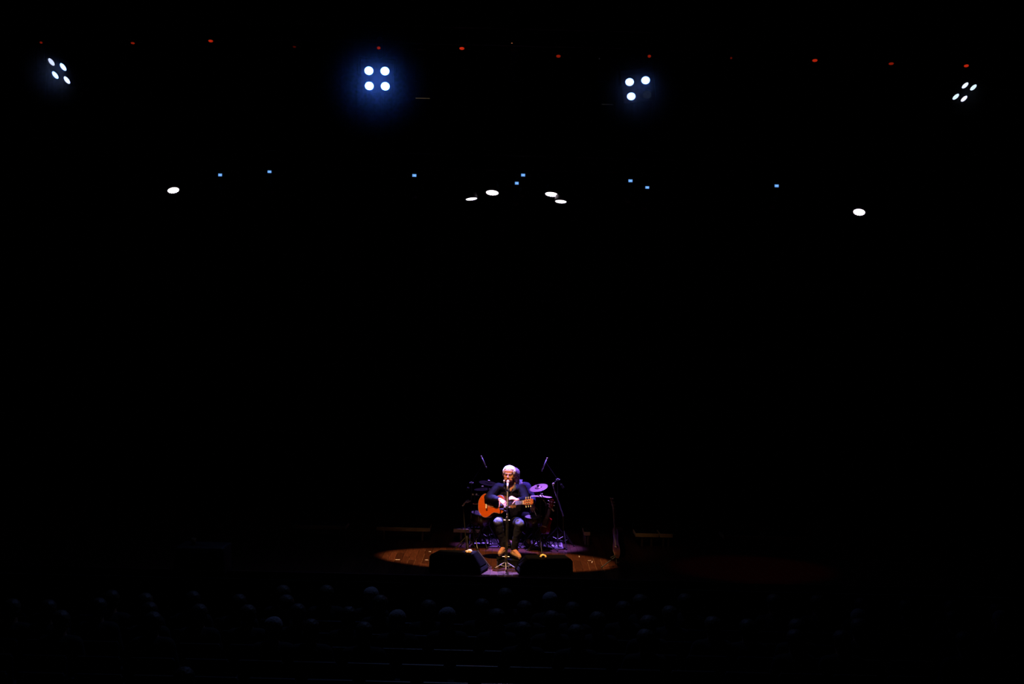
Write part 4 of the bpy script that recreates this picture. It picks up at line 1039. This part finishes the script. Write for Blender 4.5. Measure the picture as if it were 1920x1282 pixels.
# large one parked alone
cb = at(1157, 1046, 20.35)
bg = T('guitar', 'dark red guitar parked alone on a stand at the edge of the floor pool', 'guitar', cb)
BM = Matrix.Translation(cb) @ Matrix.Rotation(math.radians(-11), 4, 'Y') @ Matrix.Rotation(math.radians(-90), 4, 'Y') @ Matrix.Rotation(math.radians(-76), 4, 'X') @ Matrix.Rotation(math.radians(6), 4, 'Z')
make_guitar(bg, BM, L=.44, wide=.9, depth=.08, neck=.27, headl=.15, top=M_gside, side=M_gside, hmat=M_gside, bridge=M_ebony)
guitar_stand(None, 'black stand under the guitar parked alone', V((cb.x + .0, cb.y + .03, 0)), .62, .4)
gs = cb

# ------------------------------------------------------------------ draped low table at the dark left
def table():
    a, b_ = gnd(330, 1076), gnd(418, 1078); x0, x1, y0 = a.x, b_.x, a.y; y1 = y0 + .5; z = .36
    t = T('low_table', 'low black table under a black drape in the dark left of the stage', 'table', ((x0 + x1) / 2, (y0 + y1) / 2, 0))
    O('table_top', B().box(((x0 + x1) / 2, (y0 + y1) / 2, z - .012), (x1 - x0, y1 - y0, .024), bevel=.005), M_black, t)
    for x in (x0 + .04, x1 - .04):
        for y in (y0 + .04, y1 - .04): O('leg', B().box((x, y, (z - .02) / 2), (.035, .035, z - .02)), M_black, t)
    b = B(); n = 80; per = []
    for k in range(n):
        u = k / n * 4; e = int(u); f = u - e
        P = [(x0, y0), (x1, y0), (x1, y1), (x0, y1)]; p, q = P[e], P[(e + 1) % 4]
        per.append((p[0] + (q[0] - p[0]) * f, p[1] + (q[1] - p[1]) * f))
    cx, cy = (x0 + x1) / 2, (y0 + y1) / 2; rings = []
    for zz, off, am in ((z + .004, 0.0, 0), (z - .02, .012, .002), (z - .16, .02, .012), (.02, .03, .022)):
        ring = []
        for k, (x, y) in enumerate(per):
            d = V((x - cx, y - cy)).normalized(); o = off + am * math.sin(k * 1.2)
            ring.append(b.b.verts.new((x + d.x * o, y + d.y * o, zz)))
        rings.append(ring)
    b.b.faces.new(rings[0])
    for A, C in zip(rings, rings[1:]):
        for k in range(n): b.b.faces.new((A[k], A[(k + 1) % n], C[(k + 1) % n], C[k]))
    tag(O('table_drape', b, M_drape, None, True), 'black cloth draped over the low table in the dark left of the stage', 'cloth')
    p = V((x0 + .18, y0 + .2, z + .005))
    q = T('glass', 'small amber drinking glass on the black draped table', 'glass', p)
    O('tumbler', B().lathe([(.001, 0), (.028, 0), (.034, .09), (.031, .09), (.026, .006), (.001, .006)], Matrix.Translation(p), 20), mat('amber_glass', (.25, .16, .08), .1), q, True)
table()

# ------------------------------------------------------------------ hall seats and spectators
def seat_proto():
    t = T('theatre_seat', 'empty ribbed theatre seat in the dark rows below the stage', 'seat', (0, 0, 0), group='empty theatre seats')
    O('cushion', B().box((0, .02, .43), (.46, .44, .10), bevel=.03), M_seat, t)
    bk = O('backrest', B().box((0, -.24, .62), (.47, .05, .48), R=Matrix.Rotation(.12, 3, 'X'), bevel=.02), M_seat, t)
    for k, zz in enumerate((.66, .73, .80)):
        O('rib', B().box((0, -.275 - (zz - .62) * .12, zz), (.38, .012, .014), bevel=.004), M_seatshell, bk)
    O('top_rail', B().box((0, -.272, .862), (.44, .045, .018), bevel=.006), M_seatshell, bk)
    for s in (-1, 1):
        ar = O('armrest', B().box((s * .262, -.02, .60), (.045, .34, .03), bevel=.01), M_seatshell, t)
        O('arm_panel', B().box((s * .262, -.04, .30), (.02, .26, .58), bevel=.004), M_black, ar)
    return t
def spectator_proto(k):
    t = T('person', 'seated spectator', 'person', (0, 0, 0), group='spectators in the dark rows')
    rr = random.Random(k)
    b = B(); HM = Matrix.Translation((0, .02, 1.12)) @ Matrix.Rotation(PI + rr.uniform(-.25, .25), 4, 'Z') @ Matrix.Rotation(rr.uniform(-.1, .1), 4, 'Y')
    head_shapes(b, HM, .98)
    b.chain([((0, .01, 1.05), .058), ((0, -.005, .96), .064), ((0, 0, .75), .11), ((0, 0, .55), .12)])
    for s in (-1, 1):
        b.chain([((0, 0, .96), .05), ((s * .17, 0, .93), .05), ((s * .235, .04, .64), .04), ((s * .15, .27, .62), .03)])
        hand(b, (s * .15, .27, .62), V((-s * .3, 1, -.1)), V((0, 0, 1)), (.5, .5, .6, .6), -s)
        b.chain([((s * .09, .0, .56), .09), ((s * .12, .40, .55), .055), ((s * .12, .42, .12), .04), ((s * .12, .52, .06), .035)])
    fuse('body', b, M_skin2 if k < 3 else M_skin, t, .011, 3)
    b = B(); b.ball((0, 0, .82), (.20, .125, .19), sub=3); b.ball((0, .0, .62), (.185, .14, .16), sub=3)
    for s in (-1, 1): b.chain([((0, 0, .945), .075), ((s * .165, 0, .92), .072), ((s * .235, .04, .64), .058), ((s * .17, .22, .62), .045)])
    fuse('shirt', b, M_clothA, t, .016, 3, noise_amp=.006)
    b = B()
    for s in (-1, 1): b.chain([((s * .09, -.02, .57), .105), ((s * .12, .40, .55), .075), ((s * .12, .42, .12), .055)])
    fuse('trousers', b, M_clothA, t, .016, 3)
    for s in (-1, 1): O('shoe', B().chain([((s * .12, .42, .055), .045), ((s * .12, .58, .04), .038)]), M_black, t, True)
    hm = HM @ Matrix.Translation((0, 0, .004))
    hair_cap(t, hm, 1.04 + .03 * (k % 2), (M_hairA, M_hairG, M_hairA2, M_hairG)[k], .010, long=(k % 2))
    return t
protos = [spectator_proto(k) for k in range(4)]
sp = seat_proto()
S = [(48, 1125), (90, 1116), (178, 1128), (230, 1109), (250, 1118), (275, 1141), (268, 1163), (310, 1107), (372, 1126), (404, 1112), (424, 1137), (450, 1113), (490, 1142), (514, 1163),
     (551, 1138), (582, 1150), (626, 1154), (676, 1146), (693, 1115), (782, 1146), (801, 1116), (948, 1170), (983, 1126), (1035, 1150), (1028, 1182), (1110, 1162), (1075, 1133),
     (1190, 1163), (1368, 1165), (1445, 1166), (1290, 1157), (1493, 1181), (1547, 1198), (1612, 1163), (1835, 1200), (345, 1265), (1240, 1170), (1420, 1152), (140, 1160), (860, 1140), (905, 1118)]
GREY = {(676, 1146): 'pale-haired spectator whose head shows bluish below the left wedge monitor', (782, 1146): 'spectator with a bluish-lit head just left of the stage centre',
        (514, 1163): 'spectator with a pale streak of light along the hair, left half of the hall', (582, 1150): 'spectator with a bright glint on the hair between two darker heads',
        (1190, 1163): 'spectator with a small bright glint on the head, right of centre', (1368, 1165): 'spectator with a faint blue glint on the head, right half of the hall',
        (948, 1170): 'spectator with a teal glint on the head, directly below the singer', (345, 1265): 'nearest spectator, at the bottom edge on the left',
        (1028, 1182): 'spectator with a large round dark head below the right wedge monitor', (372, 1126): 'spectator with a bluish crown in the first rows below the draped table'}
def zrow_head(d): return rowz(d) + 1.245
best = {}
taken = {}
for (px, py) in S:
    cand = []
    for d in ROWS:
        y0_ = 641 + F * math.tan(math.atan((3.4 - zrow_head(d)) / d) - math.radians(.6)) + (px - 960) * math.tan(math.radians(1.4))
        cand.append((abs(y0_ - py), d))
    d = min(cand)[1]
    x = at(px, py, d).x
    slot = round((x - (.28 if ROWS.index(d) % 2 else 0)) / .56)
    if (d, slot) in taken: slot += 1
    taken[(d, slot)] = (x, (px, py))
rnd = random.Random(5)
ORD = 'first second third fourth fifth sixth seventh eighth ninth tenth eleventh twelfth thirteenth fourteenth fifteenth sixteenth seventeenth eighteenth nineteenth twentieth twenty-first twenty-second twenty-third twenty-fourth twenty-fifth'.split()
HAIR = ('dark-haired', 'grey-haired', 'brown-haired', 'grey-haired')
first_used = set(); seat_first = True
for ri, d in enumerate(ROWS):
    half = 960 / F * d + .12; y = d - 20.4; z = rowz(d); n_seat = n_per = 0
    for slot in range(-14, 15):
        x = slot * .56 + (.28 if ri % 2 else 0)
        if abs(x) > half: continue
        occ = taken.get((d, slot))
        if occ is None and d >= 15.9 and rnd.random() < .32: occ = (x, None)
        lab = ('empty dark theatre seat' if occ is None else 'dark theatre seat with a spectator in it') + ', %s from left, %s row from stage' % (ORD[n_seat], ORD[ri])
        n_seat += 1
        if occ is None and d == 14.0:
            pxx = 960 + x / d * F
            if 705 < pxx < 790: lab = 'empty seat lit dull blue at the bottom edge, ' + ORD[n_seat - 1] + ' from left in its row'
        if seat_first: o = sp; o.location = (x, y, z); seat_first = False
        else: o = copy_tree(sp, (x, y, z))
        o['label'] = lab; o['group'] = 'theatre seats in the dark rows'
        if occ:
            key = occ[1]
            k = (1 if key in ((676, 1146), (782, 1146)) else 3 if key == (514, 1163) else rnd.choice((0, 2))) if key else rnd.choice((0, 2, 0, 2, 3))
            xx = x + max(-.08, min(.08, occ[0] - x)) + rnd.uniform(-.01, .01)
            loc = (xx, y + .01, z + rnd.uniform(-.03, .03))
            lab = HAIR[k] + ' spectator seen from behind, %s from the left in the %s row from the stage' % (ORD[n_per], ORD[ri])
            n_per += 1
            if k not in first_used: p = protos[k]; p.location = loc; first_used.add(k)
            else: p = copy_tree(protos[k], loc)
            p['label'] = GREY.get(key, lab)
for k, p in enumerate(protos):
    if k not in first_used:
        p.location = (0.0, ROWS[0] - 20.4, rowz(ROWS[0]))
